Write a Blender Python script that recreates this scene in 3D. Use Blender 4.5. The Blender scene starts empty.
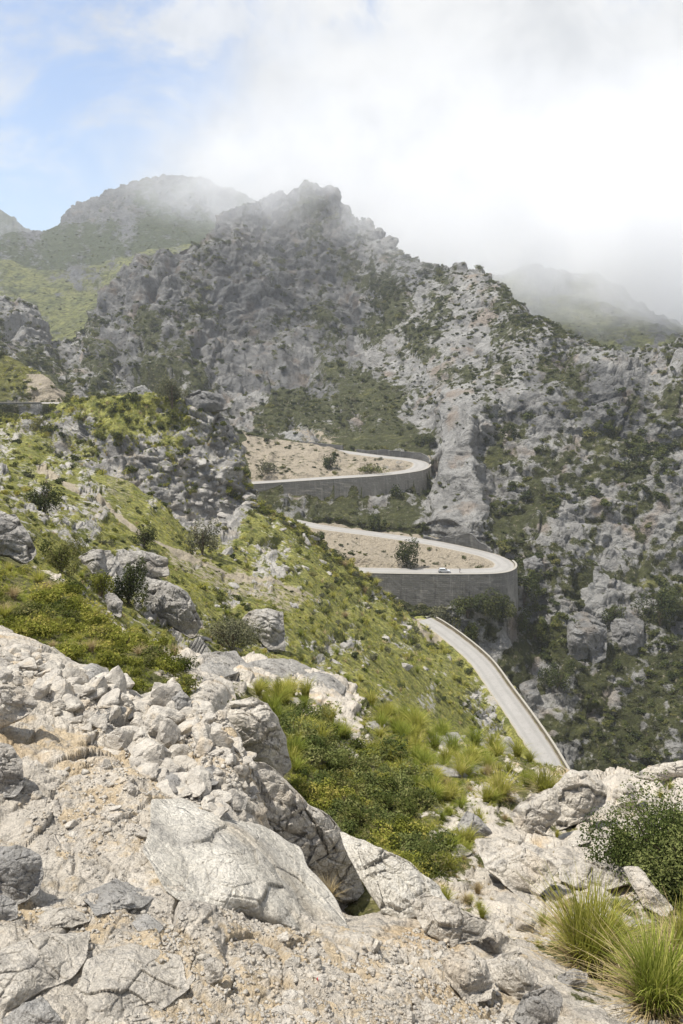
import bpy, bmesh, math, random
import numpy as np
from mathutils import Vector, Matrix

rng = np.random.default_rng(7)
random.seed(7)
scene = bpy.context.scene
COL = scene.collection
f32 = np.float32

# ------------------------------------------------------------------ camera maths
FPX = 720.0
PITCH = math.radians(12.7)
cp, sp = math.cos(PITCH), math.sin(PITCH)

def at(px, py, Y):
    """world point(s) at forward distance Y seen in direction px, py"""
    px = np.asarray(px, float); py = np.asarray(py, float); Y = np.asarray(Y, float)
    a = (px - 341.5) / FPX; b = (512 - py) / FPX
    yy = cp + b * sp; zz = -sp + b * cp
    return np.stack(np.broadcast_arrays(a / yy * Y, Y, zz / yy * Y), -1)

def at_z(px, py, z):
    b = (512 - py) / FPX
    return at(px, py, z / ((-sp + b * cp) / (cp + b * sp)))

def project(P):
    dep = P[..., 1] * cp - P[..., 2] * sp
    up = P[..., 1] * sp + P[..., 2] * cp
    return 341.5 + FPX * P[..., 0] / dep, 512 - FPX * up / dep, dep

def sstep(a, b, x):
    t = np.clip((x - a) / (b - a), 0, 1)
    return t * t * (3 - 2 * t)

# ------------------------------------------------------------------ noise
PERM = np.random.default_rng(3).permutation(256).astype(np.int32)
_g = np.random.default_rng(4).normal(size=(256, 3)); _g /= np.linalg.norm(_g, axis=1)[:, None]
GX, GY, GZ = [np.ascontiguousarray(_g[:, k]).astype(f32) for k in range(3)]

def _perlin(p):
    i = np.floor(p); f = (p - i).astype(f32); i = i.astype(np.int32) & 255
    x, y, z = f[:, 0], f[:, 1], f[:, 2]
    u, v, w = [t * t * t * (t * (t * 6 - 15) + 10) for t in (x, y, z)]
    X, Y, Z = i[:, 0], i[:, 1], i[:, 2]
    X1, Y1, Z1 = (X + 1) & 255, (Y + 1) & 255, (Z + 1) & 255
    A, B = PERM[X], PERM[X1]
    AA, AB, BA, BB = PERM[(A + Y) & 255], PERM[(A + Y1) & 255], PERM[(B + Y) & 255], PERM[(B + Y1) & 255]
    def g(h, zi, dx, dy, dz):
        k = PERM[(h + zi) & 255]
        return GX[k] * dx + GY[k] * dy + GZ[k] * dz
    x1, y1, z1 = x - 1, y - 1, z - 1
    n00 = g(AA, Z, x, y, z); n10 = g(BA, Z, x1, y, z); n01 = g(AB, Z, x, y1, z); n11 = g(BB, Z, x1, y1, z)
    m00 = g(AA, Z1, x, y, z1); m10 = g(BA, Z1, x1, y, z1); m01 = g(AB, Z1, x, y1, z1); m11 = g(BB, Z1, x1, y1, z1)
    n0 = n00 + u * (n10 - n00); n1 = n01 + u * (n11 - n01)
    m0 = m00 + u * (m10 - m00); m1 = m01 + u * (m11 - m01)
    a = n0 + v * (n1 - n0); b = m0 + v * (m1 - m0)
    return (a + w * (b - a)) * 1.6

def perlin(p, scale=1.0, seed=0):
    """gradient noise, about -1..1; p (N,3), scale = wavelength (number or 3-vector)"""
    q = (np.asarray(p, np.float64) / np.asarray(scale)) + np.array([17.3, 5.1, 9.7]) * (seed + 1)
    out = np.empty(len(q), f32)
    for s in range(0, len(q), 120000):
        out[s:s + 120000] = _perlin(q[s:s + 120000])
    return out

def fbm(p, scale, octs=4, seed=0, gain=.5):
    t = 0; a = 1.0
    for k in range(octs):
        t = t + a * perlin(p, np.asarray(scale) / 2 ** k, seed + k * 3); a *= gain
    return t

_h = np.random.default_rng(9)
JT = _h.uniform(.12, .88, (256, 3)).astype(f32); GT = _h.normal(size=(256, 3)).astype(f32); GT /= np.linalg.norm(GT, axis=1)[:, None]; OT = _h.uniform(-.5, .5, 256).astype(f32)
_a, _b = math.radians(16), math.radians(24)
BED = np.array([[math.cos(_a), 0, -math.sin(_a)], [0, 1, 0], [math.sin(_a), 0, math.cos(_a)]]) @ np.array([[1, 0, 0], [0, math.cos(_b), -math.sin(_b)], [0, math.sin(_b), math.cos(_b)]])
def facet(p, scale, seed=0, stretch=(1.25, 1.25, .7), crack=.07):
    """fractured rock: every cell of a jittered lattice is one tilted plane; returns height (about -.7..7) and crack mask"""
    H_, C_ = np.empty(len(p), f32), np.empty(len(p), f32)
    q_ = (p @ BED.T) / (scale * np.asarray(stretch)) + 31.7 * (seed + 1)
    for s in range(0, len(p), 150000):
        q = q_[s:s + 150000]; b = np.floor(q - .5).astype(np.int32)
        d1 = np.full(len(q), 9., f32); d2 = d1.copy(); hid = np.zeros(len(q), np.int32); rel = np.zeros((len(q), 3), f32)
        for ox in (0, 1):
            for oy in (0, 1):
                for oz in (0, 1):
                    c = b + np.array([ox, oy, oz], np.int32); k = c & 255
                    h = PERM[(PERM[(PERM[k[:, 0]] + k[:, 1]) & 255] + k[:, 2]) & 255]
                    r = (q - c - JT[h]).astype(f32); d = (r * r).sum(1)
                    m = d < d1
                    d2 = np.where(m, d1, np.minimum(d2, d)); d1 = np.where(m, d, d1); hid = np.where(m, h, hid); rel[m] = r[m]
        H_[s:s + 150000] = OT[hid] * .8 + (GT[hid] * rel).sum(1) * .9
        C_[s:s + 150000] = 1 - sstep(0, crack, np.sqrt(d2) - np.sqrt(d1))
    return H_, C_

# ------------------------------------------------------------------ mesh helpers
def mesh_np(name, V, faces, attrs=None, smooth=True, mats=()):
    """faces: list of int arrays (n,k)"""
    me = bpy.data.meshes.new(name)
    V = np.ascontiguousarray(V, f32)
    me.vertices.add(len(V)); me.vertices.foreach_set('co', V.ravel())
    loops = np.concatenate([np.asarray(F, np.int32).ravel() for F in faces])
    tot = np.concatenate([np.full(len(F), np.shape(F)[1], np.int32) for F in faces])
    start = np.concatenate([[0], np.cumsum(tot)[:-1]]).astype(np.int32)
    me.loops.add(len(loops)); me.loops.foreach_set('vertex_index', loops)
    me.polygons.add(len(tot)); me.polygons.foreach_set('loop_start', start)
    me.polygons.foreach_set('use_smooth', np.full(len(tot), smooth, bool))
    for k, a in (attrs or {}).items():
        me.attributes.new(k, 'FLOAT', 'POINT').data.foreach_set('value', np.ascontiguousarray(a, f32))
    for m in mats: me.materials.append(m)
    me.update(calc_edges=True)
    return me

def link(name, me, parent=None, loc=None, rot=None, scale=None, **props):
    o = bpy.data.objects.new(name, me)
    COL.objects.link(o)
    if parent is not None: o.parent = parent
    if loc is not None: o.location = [float(c) for c in loc]
    if rot is not None: o.rotation_euler = rot
    if scale is not None: o.scale = [float(c) for c in np.broadcast_to(scale, 3)]
    for k, v in props.items(): o[k] = v
    return o

def grid_faces(r, c, wrap=False):
    i = np.arange(r - 1)[:, None]; j = np.arange(c if wrap else c - 1)[None]
    j1 = (j + 1) % c
    return np.stack([i * c + j, i * c + j1, (i + 1) * c + j1, (i + 1) * c + j], -1).reshape(-1, 4)

def box_mesh(bm, c, s, rz=0.0):
    r = bmesh.ops.create_cube(bm, size=1.0)
    M = Matrix.Translation(c) @ Matrix.Rotation(rz, 4, 'Z') @ Matrix.Diagonal((*s, 1))
    bmesh.ops.transform(bm, matrix=M, verts=r['verts'])
    return r['verts']

def bm_obj(name, bm, mat, parent=None, smooth=False, bevel=0, **kw):
    me = bpy.data.meshes.new(name)
    if bevel: bmesh.ops.bevel(bm, geom=bm.edges[:], offset=bevel, segments=2, affect='EDGES')
    bm.to_mesh(me); bm.free()
    me.materials.append(mat)
    for p in me.polygons: p.use_smooth = smooth
    return link(name, me, parent, **kw)

# ------------------------------------------------------------------ material helpers
class NT:
    def __init__(s, tree): s.t = tree; s.n = tree.nodes; s.l = tree.links
    def node(s, typ, **kw):
        n = s.n.new(typ)
        for k, v in kw.items(): setattr(n, k, v)
        return n
    def put(s, sock, v):
        if isinstance(v, bpy.types.NodeSocket): s.l.new(v, sock)
        elif v is not None: sock.default_value = v
    def math(s, op, a, b=None, c=None, clamp=False):
        n = s.node('ShaderNodeMath', operation=op, use_clamp=clamp)
        for k, v in enumerate((a, b, c)):
            if v is not None: s.put(n.inputs[k], v)
        return n.outputs[0]
    def noise(s, vec, scale, detail=4, rough=.55, dist=0, out=0):
        n = s.node('ShaderNodeTexNoise')
        s.put(n.inputs['Vector'], vec); s.put(n.inputs['Scale'], scale); s.put(n.inputs['Detail'], detail)
        s.put(n.inputs['Roughness'], rough); s.put(n.inputs['Distortion'], dist)
        return n.outputs[out]
    def voro(s, vec, scale, feature='F1', out=0, rand=1.0):
        n = s.node('ShaderNodeTexVoronoi', feature=feature)
        s.put(n.inputs['Vector'], vec); s.put(n.inputs['Scale'], scale); s.put(n.inputs['Randomness'], rand)
        return n.outputs[out]
    def mapr(s, v, a, b, c=0.0, d=1.0, smooth=True):
        n = s.node('ShaderNodeMapRange', interpolation_type='SMOOTHSTEP' if smooth else 'LINEAR')
        for k, x in enumerate((v, a, b, c, d)): s.put(n.inputs[k], x)
        return n.outputs[0]
    def mix(s, f, a, b, blend='MIX'):
        n = s.node('ShaderNodeMix', data_type='RGBA', blend_type=blend)
        s.put(n.inputs[0], f)
        for sock, v in ((n.inputs[6], a), (n.inputs[7], b)):
            if isinstance(v, (tuple, list)) and len(v) == 3: v = (*v, 1)
            s.put(sock, v)
        return n.outputs[2]
    def ramp(s, f, stops):
        n = s.node('ShaderNodeValToRGB')
        e = n.color_ramp.elements
        while len(e) < len(stops): e.new(.5)
        for k, (p, c) in enumerate(stops):
            e[k].position = p; e[k].color = (*c, 1) if len(c) == 3 else c
        s.put(n.inputs[0], f); return n.outputs[0]
    def attr(s, name):
        n = s.node('ShaderNodeAttribute', attribute_name=name); return n.outputs['Fac']
    def scalev(s, vec, v):
        n = s.node('ShaderNodeVectorMath', operation='MULTIPLY'); s.put(n.inputs[0], vec); n.inputs[1].default_value = v
        return n.outputs[0]
    def bump(s, h, dist, strength=1.0, normal=None):
        n = s.node('ShaderNodeBump'); s.put(n.inputs['Height'], h); n.inputs['Distance'].default_value = dist
        n.inputs['Strength'].default_value = strength
        if normal is not None: s.put(n.inputs['Normal'], normal)
        return n.outputs[0]

def new_mat(name):
    m = bpy.data.materials.new(name); m.use_nodes = True
    m.node_tree.nodes.clear()
    t = NT(m.node_tree); out = t.node('ShaderNodeOutputMaterial')
    return m, t, out

def principled(t, out, color, rough=.9, normal=None, spec=.25, metallic=0.0):
    b = t.node('ShaderNodeBsdfPrincipled')
    if isinstance(color, (tuple, list)) and len(color) == 3: color = (*color, 1)
    t.put(b.inputs['Base Color'], color); t.put(b.inputs['Roughness'], rough)
    b.inputs['Specular IOR Level'].default_value = spec; b.inputs['Metallic'].default_value = metallic
    if normal is not None: t.put(b.inputs['Normal'], normal)
    t.l.new(b.outputs[0], out.inputs['Surface'])
    return b

def plain(name, color, rough=.6, spec=.4, metallic=0.0):
    m, t, o = new_mat(name)
    tc = t.node('ShaderNodeTexCoord').outputs['Object']
    c = t.mix(t.mapr(t.noise(tc, 6), .3, .7), tuple(x * .9 for x in color), tuple(min(1, x * 1.08) for x in color))
    principled(t, o, c, rough, None, spec, metallic); return m

def coords(t, world=True):
    if world:
        return t.node('ShaderNodeNewGeometry').outputs['Position']
    return t.node('ShaderNodeTexCoord').outputs['Object']

def rock_colour(t, v, k, light, mid, dark, warm, warm_amt=.5):
    """limestone: k = size of the largest mottling in metres"""
    big = t.noise(v, 1.0 / k, 5, .6, .4)
    fine = t.noise(v, 7.0 / k, 6, .65)
    st = t.noise(t.scalev(v, (1, 1, .5)), 2.2 / k, 5, .6)
    c = t.mix(t.mapr(big, .35, .65), mid, light)
    c = t.mix(t.mapr(st, .56, .74, 0, .75), c, dark)
    c = t.mix(t.mapr(fine, .3, .5, .5, 0), c, dark)
    sx = t.node('ShaderNodeSeparateXYZ'); t.put(sx.inputs[0], v); cx = t.node('ShaderNodeCombineXYZ')
    hb = t.math('MULTIPLY_ADD', sx.outputs[0], .33, t.math('MULTIPLY_ADD', sx.outputs[1], -.2, t.math('MULTIPLY', sx.outputs[2], .92)))
    t.put(cx.inputs[0], t.math('MULTIPLY', sx.outputs[0], .12)); t.put(cx.inputs[1], t.math('MULTIPLY', sx.outputs[1], .12)); t.put(cx.inputs[2], hb)
    bd = t.noise(cx.outputs[0], 3.6 / k, 5, .62, .2)
    c = t.mix(t.mapr(bd, .52, .68, 0, .55), c, dark)
    w = t.math('MULTIPLY', t.mapr(t.noise(v, .8 / k, 3, .5, .3), .54, .7), warm_amt)
    c = t.mix(w, c, warm)
    sp = t.mapr(t.noise(v, 40.0 / k, 3, .7), .35, .7, .82, 1.12)
    return t.mix(1.0, c, sp, 'MULTIPLY')

def rock_bump(t, v, k):
    wv = t.node('ShaderNodeVectorMath', operation='MULTIPLY_ADD'); t.put(wv.inputs[0], t.noise(v, 1.7 / k, 3, .6, out=1)); wv.inputs[1].default_value = (.5 * k,) * 3; t.put(wv.inputs[2], v)
    cr = t.mapr(t.voro(wv.outputs[0], 1.3 / k, 'DISTANCE_TO_EDGE'), 0, .035)
    n1 = t.noise(v, 2.2 / k, 8, .62)
    n2 = t.noise(v, 12.0 / k, 6, .7)
    h = t.math('MULTIPLY_ADD', n1, 1.0, t.math('MULTIPLY', n2, .30))
    h = t.math('MULTIPLY_ADD', cr, .07, h)
    return t.bump(h, .30 * k, 1.0)

def terrain_mat(name, k, light, mid, dark, warm, warm_amt, soil, green, yellow):
    m, t, o = new_mat(name)
    v = coords(t)
    grey = t.attr('grey'); rock = t.attr('rock'); bare = t.attr('bare'); lush = t.attr('lush')
    rc = rock_colour(t, v, k, light, mid, dark, warm, warm_amt)
    gf = t.math('ADD', grey, t.math('MULTIPLY', t.math('SUBTRACT', t.noise(v, .9 / k, 4, .6), .5), 1.3))
    rc = t.mix(t.mapr(gf, .35, .8), rc, t.mix(1.0, rc, (.50, .51, .53), 'MULTIPLY'))
    # vegetated / earthy ground
    n = t.noise(v, 5.0 / k, 6, .65)
    ye = t.math('ADD', lush, t.math('MULTIPLY', t.math('SUBTRACT', t.noise(v, 1.2 / k, 4, .6), .5), 1.6))
    vc = t.mix(t.mapr(ye, .25, .85), green, yellow)
    vc = t.mix(t.mapr(n, .35, .62, .75, 0), vc, tuple(c * .42 for c in green))
    vc = t.mix(t.mapr(t.noise(v, 9.0 / k, 4, .6), .58, .72, 0, .5), vc, soil)
    f = t.math('ADD', rock, t.math('MULTIPLY', t.math('SUBTRACT', t.noise(v, 2.4 / k, 7, .7), .5), 1.5))
    col = t.mix(t.mapr(f, .42, .58), vc, rc)
    sc = t.mix(t.mapr(t.noise(v, 30.0 / k, 4, .8), .3, .7), tuple(c * .72 for c in soil), tuple(min(1, c * 1.25) for c in soil))
    b = t.math('ADD', bare, t.math('MULTIPLY', t.math('SUBTRACT', t.noise(v, 4.0 / k, 5, .65), .5), 1.1))
    col = t.mix(t.mapr(b, .42, .62), col, sc)
    principled(t, o, col, .95, rock_bump(t, v, k), .15)
    return m

def rock_mat(name, k, light, mid, dark, warm, warm_amt):
    m, t, o = new_mat(name)
    v = coords(t)
    principled(t, o, rock_colour(t, v, k, light, mid, dark, warm, warm_amt), .93, rock_bump(t, v, k), .18)
    return m

LIGHT, MID, DARK, WARM = (.63, .58, .50), (.51, .465, .395), (.21, .20, .19), (.56, .42, .26)
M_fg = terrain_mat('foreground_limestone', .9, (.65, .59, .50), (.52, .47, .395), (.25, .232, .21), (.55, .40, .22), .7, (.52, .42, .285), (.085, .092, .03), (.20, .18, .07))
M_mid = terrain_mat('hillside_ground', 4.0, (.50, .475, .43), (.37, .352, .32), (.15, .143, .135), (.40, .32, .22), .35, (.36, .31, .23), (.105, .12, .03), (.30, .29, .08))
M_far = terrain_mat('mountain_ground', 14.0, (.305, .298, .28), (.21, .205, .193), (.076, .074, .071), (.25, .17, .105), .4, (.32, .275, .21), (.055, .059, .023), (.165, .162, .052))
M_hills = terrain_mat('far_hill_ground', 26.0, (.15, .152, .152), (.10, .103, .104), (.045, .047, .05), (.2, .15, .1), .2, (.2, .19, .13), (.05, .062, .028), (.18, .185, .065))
M_rock = rock_mat('limestone', .7, LIGHT, MID, DARK, WARM, .3)
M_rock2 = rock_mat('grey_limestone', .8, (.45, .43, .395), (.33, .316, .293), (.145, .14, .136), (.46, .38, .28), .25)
M_rockfar = rock_mat('weathered_limestone', 3.5, (.50, .475, .43), (.36, .34, .31), (.15, .144, .138), (.40, .32, .22), .25)
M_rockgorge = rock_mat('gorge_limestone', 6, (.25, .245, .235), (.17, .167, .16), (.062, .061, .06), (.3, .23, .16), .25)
M_slab = rock_mat('smooth_limestone', 1.1, (.70, .66, .58), (.60, .56, .48), (.30, .285, .26), (.60, .47, .30), .35)
M_stone = rock_mat('rubble_stone', .25, (.59, .545, .47), (.47, .43, .37), (.22, .21, .195), (.56, .44, .29), .45)

def leaf_mat(name, dark, light, straw=None, transl=.35):
    m, t, o = new_mat(name)
    tint = t.attr('tint')
    ob = t.node('ShaderNodeObjectInfo').outputs['Random']
    f = t.math('ADD', tint, t.math('MULTIPLY', t.math('SUBTRACT', ob, .5), .45))
    c = t.ramp(f, [(0.05, dark), (.75, light), (1.0, straw or tuple(x * 1.25 for x in light))])
    d = t.node('ShaderNodeBsdfDiffuse'); t.put(d.inputs[0], c)
    tr = t.node('ShaderNodeBsdfTranslucent'); t.put(tr.inputs[0], t.mix(.5, c, (.35, .38, .06)) if transl > .39 else c)
    mx = t.node('ShaderNodeMixShader'); mx.inputs[0].default_value = transl
    t.l.new(d.outputs[0], mx.inputs[1]); t.l.new(tr.outputs[0], mx.inputs[2])
    t.l.new(mx.outputs[0], o.inputs['Surface'])
    return m

M_leaf = leaf_mat('green_foliage', (.04, .054, .014), (.13, .14, .042), (.21, .195, .075))
M_leafy = leaf_mat('yellow_green_foliage', (.075, .085, .016), (.27, .28, .055), (.38, .33, .09))
M_leafd = leaf_mat('dark_foliage', (.026, .035, .014), (.078, .09, .033), (.12, .125, .05), .22)
M_bush = leaf_mat('bush_foliage', (.05, .068, .02), (.17, .19, .065), (.24, .24, .095), .3)
M_leafg = leaf_mat('grey_green_foliage', (.065, .07, .042), (.155, .155, .09), (.22, .21, .13), .25)
M_grass = leaf_mat('tussock_grass', (.13, .135, .028), (.40, .38, .085), (.60, .50, .22), .42)
M_grassg = leaf_mat('green_tussock_grass', (.08, .105, .02), (.27, .31, .06), (.46, .44, .13), .42)
M_straw = leaf_mat('dry_grass', (.24, .18, .09), (.45, .36, .20), (.55, .46, .28), .3)
M_bark = plain('bark', (.13, .10, .075), .95, .1)
# ------------------------------------------------------------------ terrain: lines of equal character from near to far
# each line: (px, py, Y[, rock]) knots
LN = {}
LN['A0'] = [(-150,1300,1.5,1),(833,1300,1.9,1)]
LN['A1'] = [(-150,1060,2.6,1),(0,1040,2.9,1),(300,1030,3.4,1),(500,1030,4.0,1),(683,1040,4.6,.9),(833,1050,5,.5)]
LN['A2'] = [(-150,840,4.6,1),(0,840,5.2,1),(150,850,5.4,1),(300,920,5.2,1),(400,950,5.2,1),(500,985,5.0,1),(600,1000,5.2,.8),(683,1015,5.4,.6),(833,1020,5.6,.3)]
LN['A3'] = [(-150,600,14,1),(0,628,13,1),(60,655,12,1),(120,683,11,1),(170,705,10.5,1),(230,720,9.8,1),(250,770,9.0,1),(272,828,8.3,1),(300,852,7.9,1),(322,886,7.3,1),(346,916,6.9,1),(380,910,7.1,1),(450,910,7.5,1),(520,945,6.8,1),(580,985,6.0,.6),(683,1016,5.6,.3),(833,1030,5.8,.2)]
LN['A4'] = [(-150,610,15,.3),(0,640,14.5,.3),(120,700,12.5,.3),(170,730,12,.4),(230,775,11.5,.3),(280,880,10.4,.4),(330,945,9.2,.5),(380,935,8.8,.5),(450,930,9,.6),(520,950,8.2,.5),(580,960,8,.2),(640,985,7.5,.1),(683,990,7.2,.1),(833,1000,7.2,.1)]
LN['A5'] = [(-150,540,20,.1),(0,600,18,.12),(100,645,17,.15),(160,665,16.8,.3),(200,690,16.5,.6),(240,715,16.2,.2),(280,740,16,.05),(350,800,14,.05),(420,830,13.2,.1),(450,835,13,.55),(520,860,12,.9),(580,880,11.5,.8),(640,900,11,.5),(683,905,10.8,.2),(833,915,10.6,.2)]
LN['A6'] = [(-150,520,28,.1),(0,558,27,.2),(60,585,27,.25),(120,625,26,.35),(180,655,27,.95),(240,658,30,.95),(300,675,32,.95),(350,690,32,.8),(380,710,31,.15),(420,728,30,.2),(450,742,29,.45),(500,752,28,.35),(560,770,25,.75),(620,775,21,.9),(683,770,19,.9),(833,770,18,.8)]
LN['A7'] = [(-150,515,36,.3),(0,552,36,.3),(60,580,37,.3),(120,630,38,.3),(180,668,42,.3),(240,675,50,.3),(300,700,56,.3),(350,720,62,.3),(420,765,70,.3),(500,805,80,.3),(560,830,95,.3),(620,940,85,.3),(683,960,80,.3),(833,960,80,.3)]
LN['B1'] = [(-150,480,55,.35),(0,505,60,.5),(60,540,62,.45),(120,590,62,.6),(180,610,68,.5),(240,630,80,.4),(300,650,90,.35),(350,665,100,.3),(420,695,112,.3),(470,730,120,.3),(500,750,126,.35),(530,785,130,.3),(565,850,115,.3),(600,860,125,.3),(683,930,120,.3),(833,940,120,.3)]
LN['B2'] = [(-150,440,120,.3),(0,470,110,.35),(60,490,105,.3),(120,520,100,.2),(180,555,105,.2),(240,580,115,.3),(300,590,125,.35),(350,620,140,.3),(400,642,160,.35),(440,650,190,.35),(470,680,175,.3),(500,722,161,.3),(530,768,145,.3),(560,815,132,.3),(620,930,150,.4),(683,1000,150,.4),(833,1000,150,.4)]
LN['B3'] = [(-150,420,200,.3),(0,440,170,.35),(60,460,160,.35),(120,478,155,.3),(160,505,142,.25),(200,545,135,.2),(240,535,157,.35),(270,545,165,.4),(300,555,170,.4),(350,585,185,.35),(400,612,196,.35),(430,623,207,.35),(440,625,210,.3),(470,645,191,.3),(500,678,178,.3),(530,722,162,.3),(565,768,148,.3),(590,830,140,.4),(620,900,170,.4),(683,960,165,.5),(833,960,165,.5)]
LN['B3b'] = [(-150,415,225,.4),(0,428,230,.4),(50,440,215,.6),(90,470,190,.65),(110,488,183,.75),(130,500,182,.72),(160,512,182,.8),(200,522,185,.95),(225,520,188,.9),(245,505,190,.6),(260,508,190,.4),(300,535,188,.4),(350,570,194,.35),(400,604,203,.35),(430,620,210,.35),(440,628,211,.3),(470,649,195,.3),(500,683,181,.3),(530,728,165,.3),(565,775,151,.3),(590,840,147,.4),(620,910,177,.5),(683,965,172,.5),(833,965,172,.5)]
LN['B3c'] = [(-150,405,240,.3),(0,422,247,.4),(50,422,232,.6),(90,432,203,.62),(130,440,196,.6),(160,445,194,.42),(200,455,195,.8),(225,460,196,.85),(245,478,198,.8),(260,503,193,.35),(300,528,192,.3),(350,565,197,.3),(400,602,205.5,.3),(430,621,211,.3),(440,630,212.5,.3),(470,652,198,.3),(500,687,184,.3),(530,732,168,.3),(565,780,155,.3),(590,845,151,.4),(620,915,181,.5),(683,968,176,.5),(833,968,176,.5)]
LN['B4'] = [(-150,410,250,.3),(0,417,254,.3),(45,414,254,.3),(75,404,225,.3),(100,398,215,.25),(150,396,207,.25),(180,400,207,.5),(205,399,207,.8),(225,415,205,.8),(240,450,203,.8),(250,497,200,.5),(270,507,196,.3),(300,523,196,.3),(350,561,201,.3),(400,600,209,.3),(430,621,213,.3),(440,632,214,.3),(470,655,200,.3),(500,690,187,.3),(530,737,171,.3),(565,787,159,.3),(590,850,155,.5),(620,920,185,.5),(683,970,180,.5),(833,970,180,.5)]
LN['C0'] = [(-150,418,257,.3),(0,418,257,.3),(45,415,257,.3),(85,409,263,.4),(110,422,266,.4),(150,432,268,.4),(200,440,264,.4),(230,470,258,.4),(250,515,245,.4),(300,550,235,.4),(350,600,228,.4),(400,645,225,.4),(430,670,222,.5),(470,710,218,.5),(500,745,208,.5),(530,785,197,.5),(565,825,186,.5),(590,865,186,.5),(620,905,192,.5),(683,920,186,.5),(833,940,186,.5)]
LN['C1'] = [(-150,402,275,.3),(0,402,272,.3),(60,402,268,.5),(100,415,282,.4),(150,425,286,.4),(200,435,282,.4),(240,505,264,.3),(300,585,240,.3),(350,603,238.5,.3),(400,612,239,.35),(440,612,239.5,.45),(480,606,243,.5),(510,600,252,.5),(530,625,245,.5),(565,700,218,.5),(600,765,203,.45),(640,800,196,.45),(683,805,188,.5),(833,805,188,.5)]
LN['C2'] = [(-150,396,285,.3),(0,396,280,.4),(45,394,273,.6),(60,398,274,.6),(100,412,290,.4),(150,422,300,.4),(200,430,298,.4),(240,497,267,.3),(300,569,241,.2),(350,573.5,241,.2),(400,575,242,.2),(444,576,242.5,.2),(480,575,245,.2),(505,572,252,.3),(517,568,259,.4),(530,582,258,.5),(565,640,236,.55),(600,700,222,.5),(640,730,212,.45),(683,740,202,.5),(833,740,202,.5)]
LN['C3'] = [(-150,352,312,.1),(0,353,300,.1),(30,366,298,.1),(58,380,292,.2),(70,398,292,.4),(100,407,320,.4),(150,416,330,.4),(200,424,325,.4),(240,492,275,.3),(300,545,272,.3),(325,535,280,.2),(360,536,281,.2),(400,541,279,.2),(440,548,274,.2),(480,557,268,.2),(505,562,264,.3),(517,562,266,.5),(540,560,264,.6),(565,590,252,.65),(600,640,241,.6),(640,670,233,.55),(683,680,223,.5),(833,680,223,.5)]
LN['C4'] = [(-150,374,335,.3),(0,374,332,.3),(58,394,326,.4),(100,402,345,.4),(150,412,350,.4),(200,420,345,.4),(240,482,285,.3),(300,524,291,.3),(325,522,295,.3),(360,525,295,.3),(400,530,292,.4),(440,537,287,.8),(480,546,279,.8),(505,554,273,.6),(520,552,273,.6),(540,543,272,.6),(565,556,264,.65),(600,590,259,.6),(640,610,253,.55),(683,620,246,.5),(833,620,246,.5)]
LN['C4b'] = [(-150,373,340,.3),(0,373,338,.3),(58,393,333,.4),(100,400,352,.4),(150,410,358,.4),(200,418,352,.4),(240,482,287,.3),(300,518,291.5,.3),(325,517,295.5,.3),(360,521,295.5,.3),(400,526,292.5,.4),(430,520,290,.9),(440,518,289,.9),(475,522,282,.9),(484,530,281,.8),(505,540,277,.6),(520,539,277,.6),(540,525,280,.6),(565,538,272,.65),(600,565,268,.65),(640,585,262,.55),(683,595,255,.5),(833,595,255,.5)]
LN['C5'] = [(-150,372,345,.3),(0,372,345,.3),(58,392,340,.4),(100,398,360,.4),(150,408,365,.4),(200,416,360,.4),(240,489,290,.3),(270,492,290,.3),(300,495,291,.3),(350,497,292,.3),(400,494,296,.4),(425,489,304,.5),(436,497,298,.9),(455,500,293,.95),(475,502,287,.9),(484,515,289,.7),(505,520,290,.55),(540,505,289,.6),(565,517,281,.65),(600,540,276,.65),(640,560,271,.6),(683,570,266,.6),(833,570,266,.6)]
LN['C6'] = [(-150,371,355,.3),(0,371,355,.3),(58,391,350,.4),(100,396,370,.4),(150,406,375,.4),(200,413,370,.4),(240,482,291,.2),(270,482,292,.2),(300,481,293,.2),(350,480,293.5,.2),(400,474,299,.2),(425,467.5,307,.3),(433,466,314,.9),(445,472,309,.95),(460,474,304,.95),(475,474,299,.9),(484,488,306,.7),(505,492,304,.55),(540,480,301,.6),(565,485,297,.65),(600,496,293,.65),(640,505,289,.6),(683,510,285,.6),(833,510,285,.6)]
LN['C7'] = [(-150,370,365,.3),(0,370,365,.3),(58,390,360,.4),(100,395,382,.4),(150,405,386,.4),(200,412,380,.4),(240,443,337,.3),(300,451,333,.2),(350,457,328,.2),(395,463,322,.2),(420,461,319,.3),(432,459,321,.6),(445,459,321,.95),(460,457,319,.95),(475,452,316,.9),(484,464,325,.7),(505,464,322,.6),(540,455,317,.65),(565,455,315,.65),(600,460,311,.65),(640,465,307,.6),(683,465,305,.6),(833,465,305,.6)]
LN['C8'] = [(-150,369,380,.3),(0,369,380,.3),(58,389,378,.4),(100,393,400,.4),(150,403,402,.4),(200,411,396,.4),(240,435,348,.3),(300,443,343,.3),(350,449,338,.3),(395,453,332,.3),(420,453,328,.4),(432,448,330,.7),(445,445,330,.95),(460,440,329,.95),(475,432,327,.9),(484,440,336,.75),(505,440,334,.65),(540,433,330,.65),(565,430,329,.65),(600,432,327,.65),(640,435,323,.6),(683,435,321,.6),(833,435,321,.6)]
LN['C9'] = [(-150,364,420,.3),(0,367,420,.3),(58,386,420,.4),(100,388,430,.4),(150,398,430,.4),(200,408,420,.45),(240,422,395,.4),(300,426,380,.25),(350,430,370,.25),(400,434,358,.3),(430,430,352,.6),(460,418,352,.95),(475,412,352,.85),(500,402,358,.7),(540,388,365,.6),(600,388,352,.9),(640,392,350,.8),(683,388,345,.65),(833,392,345,.65)]
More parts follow.
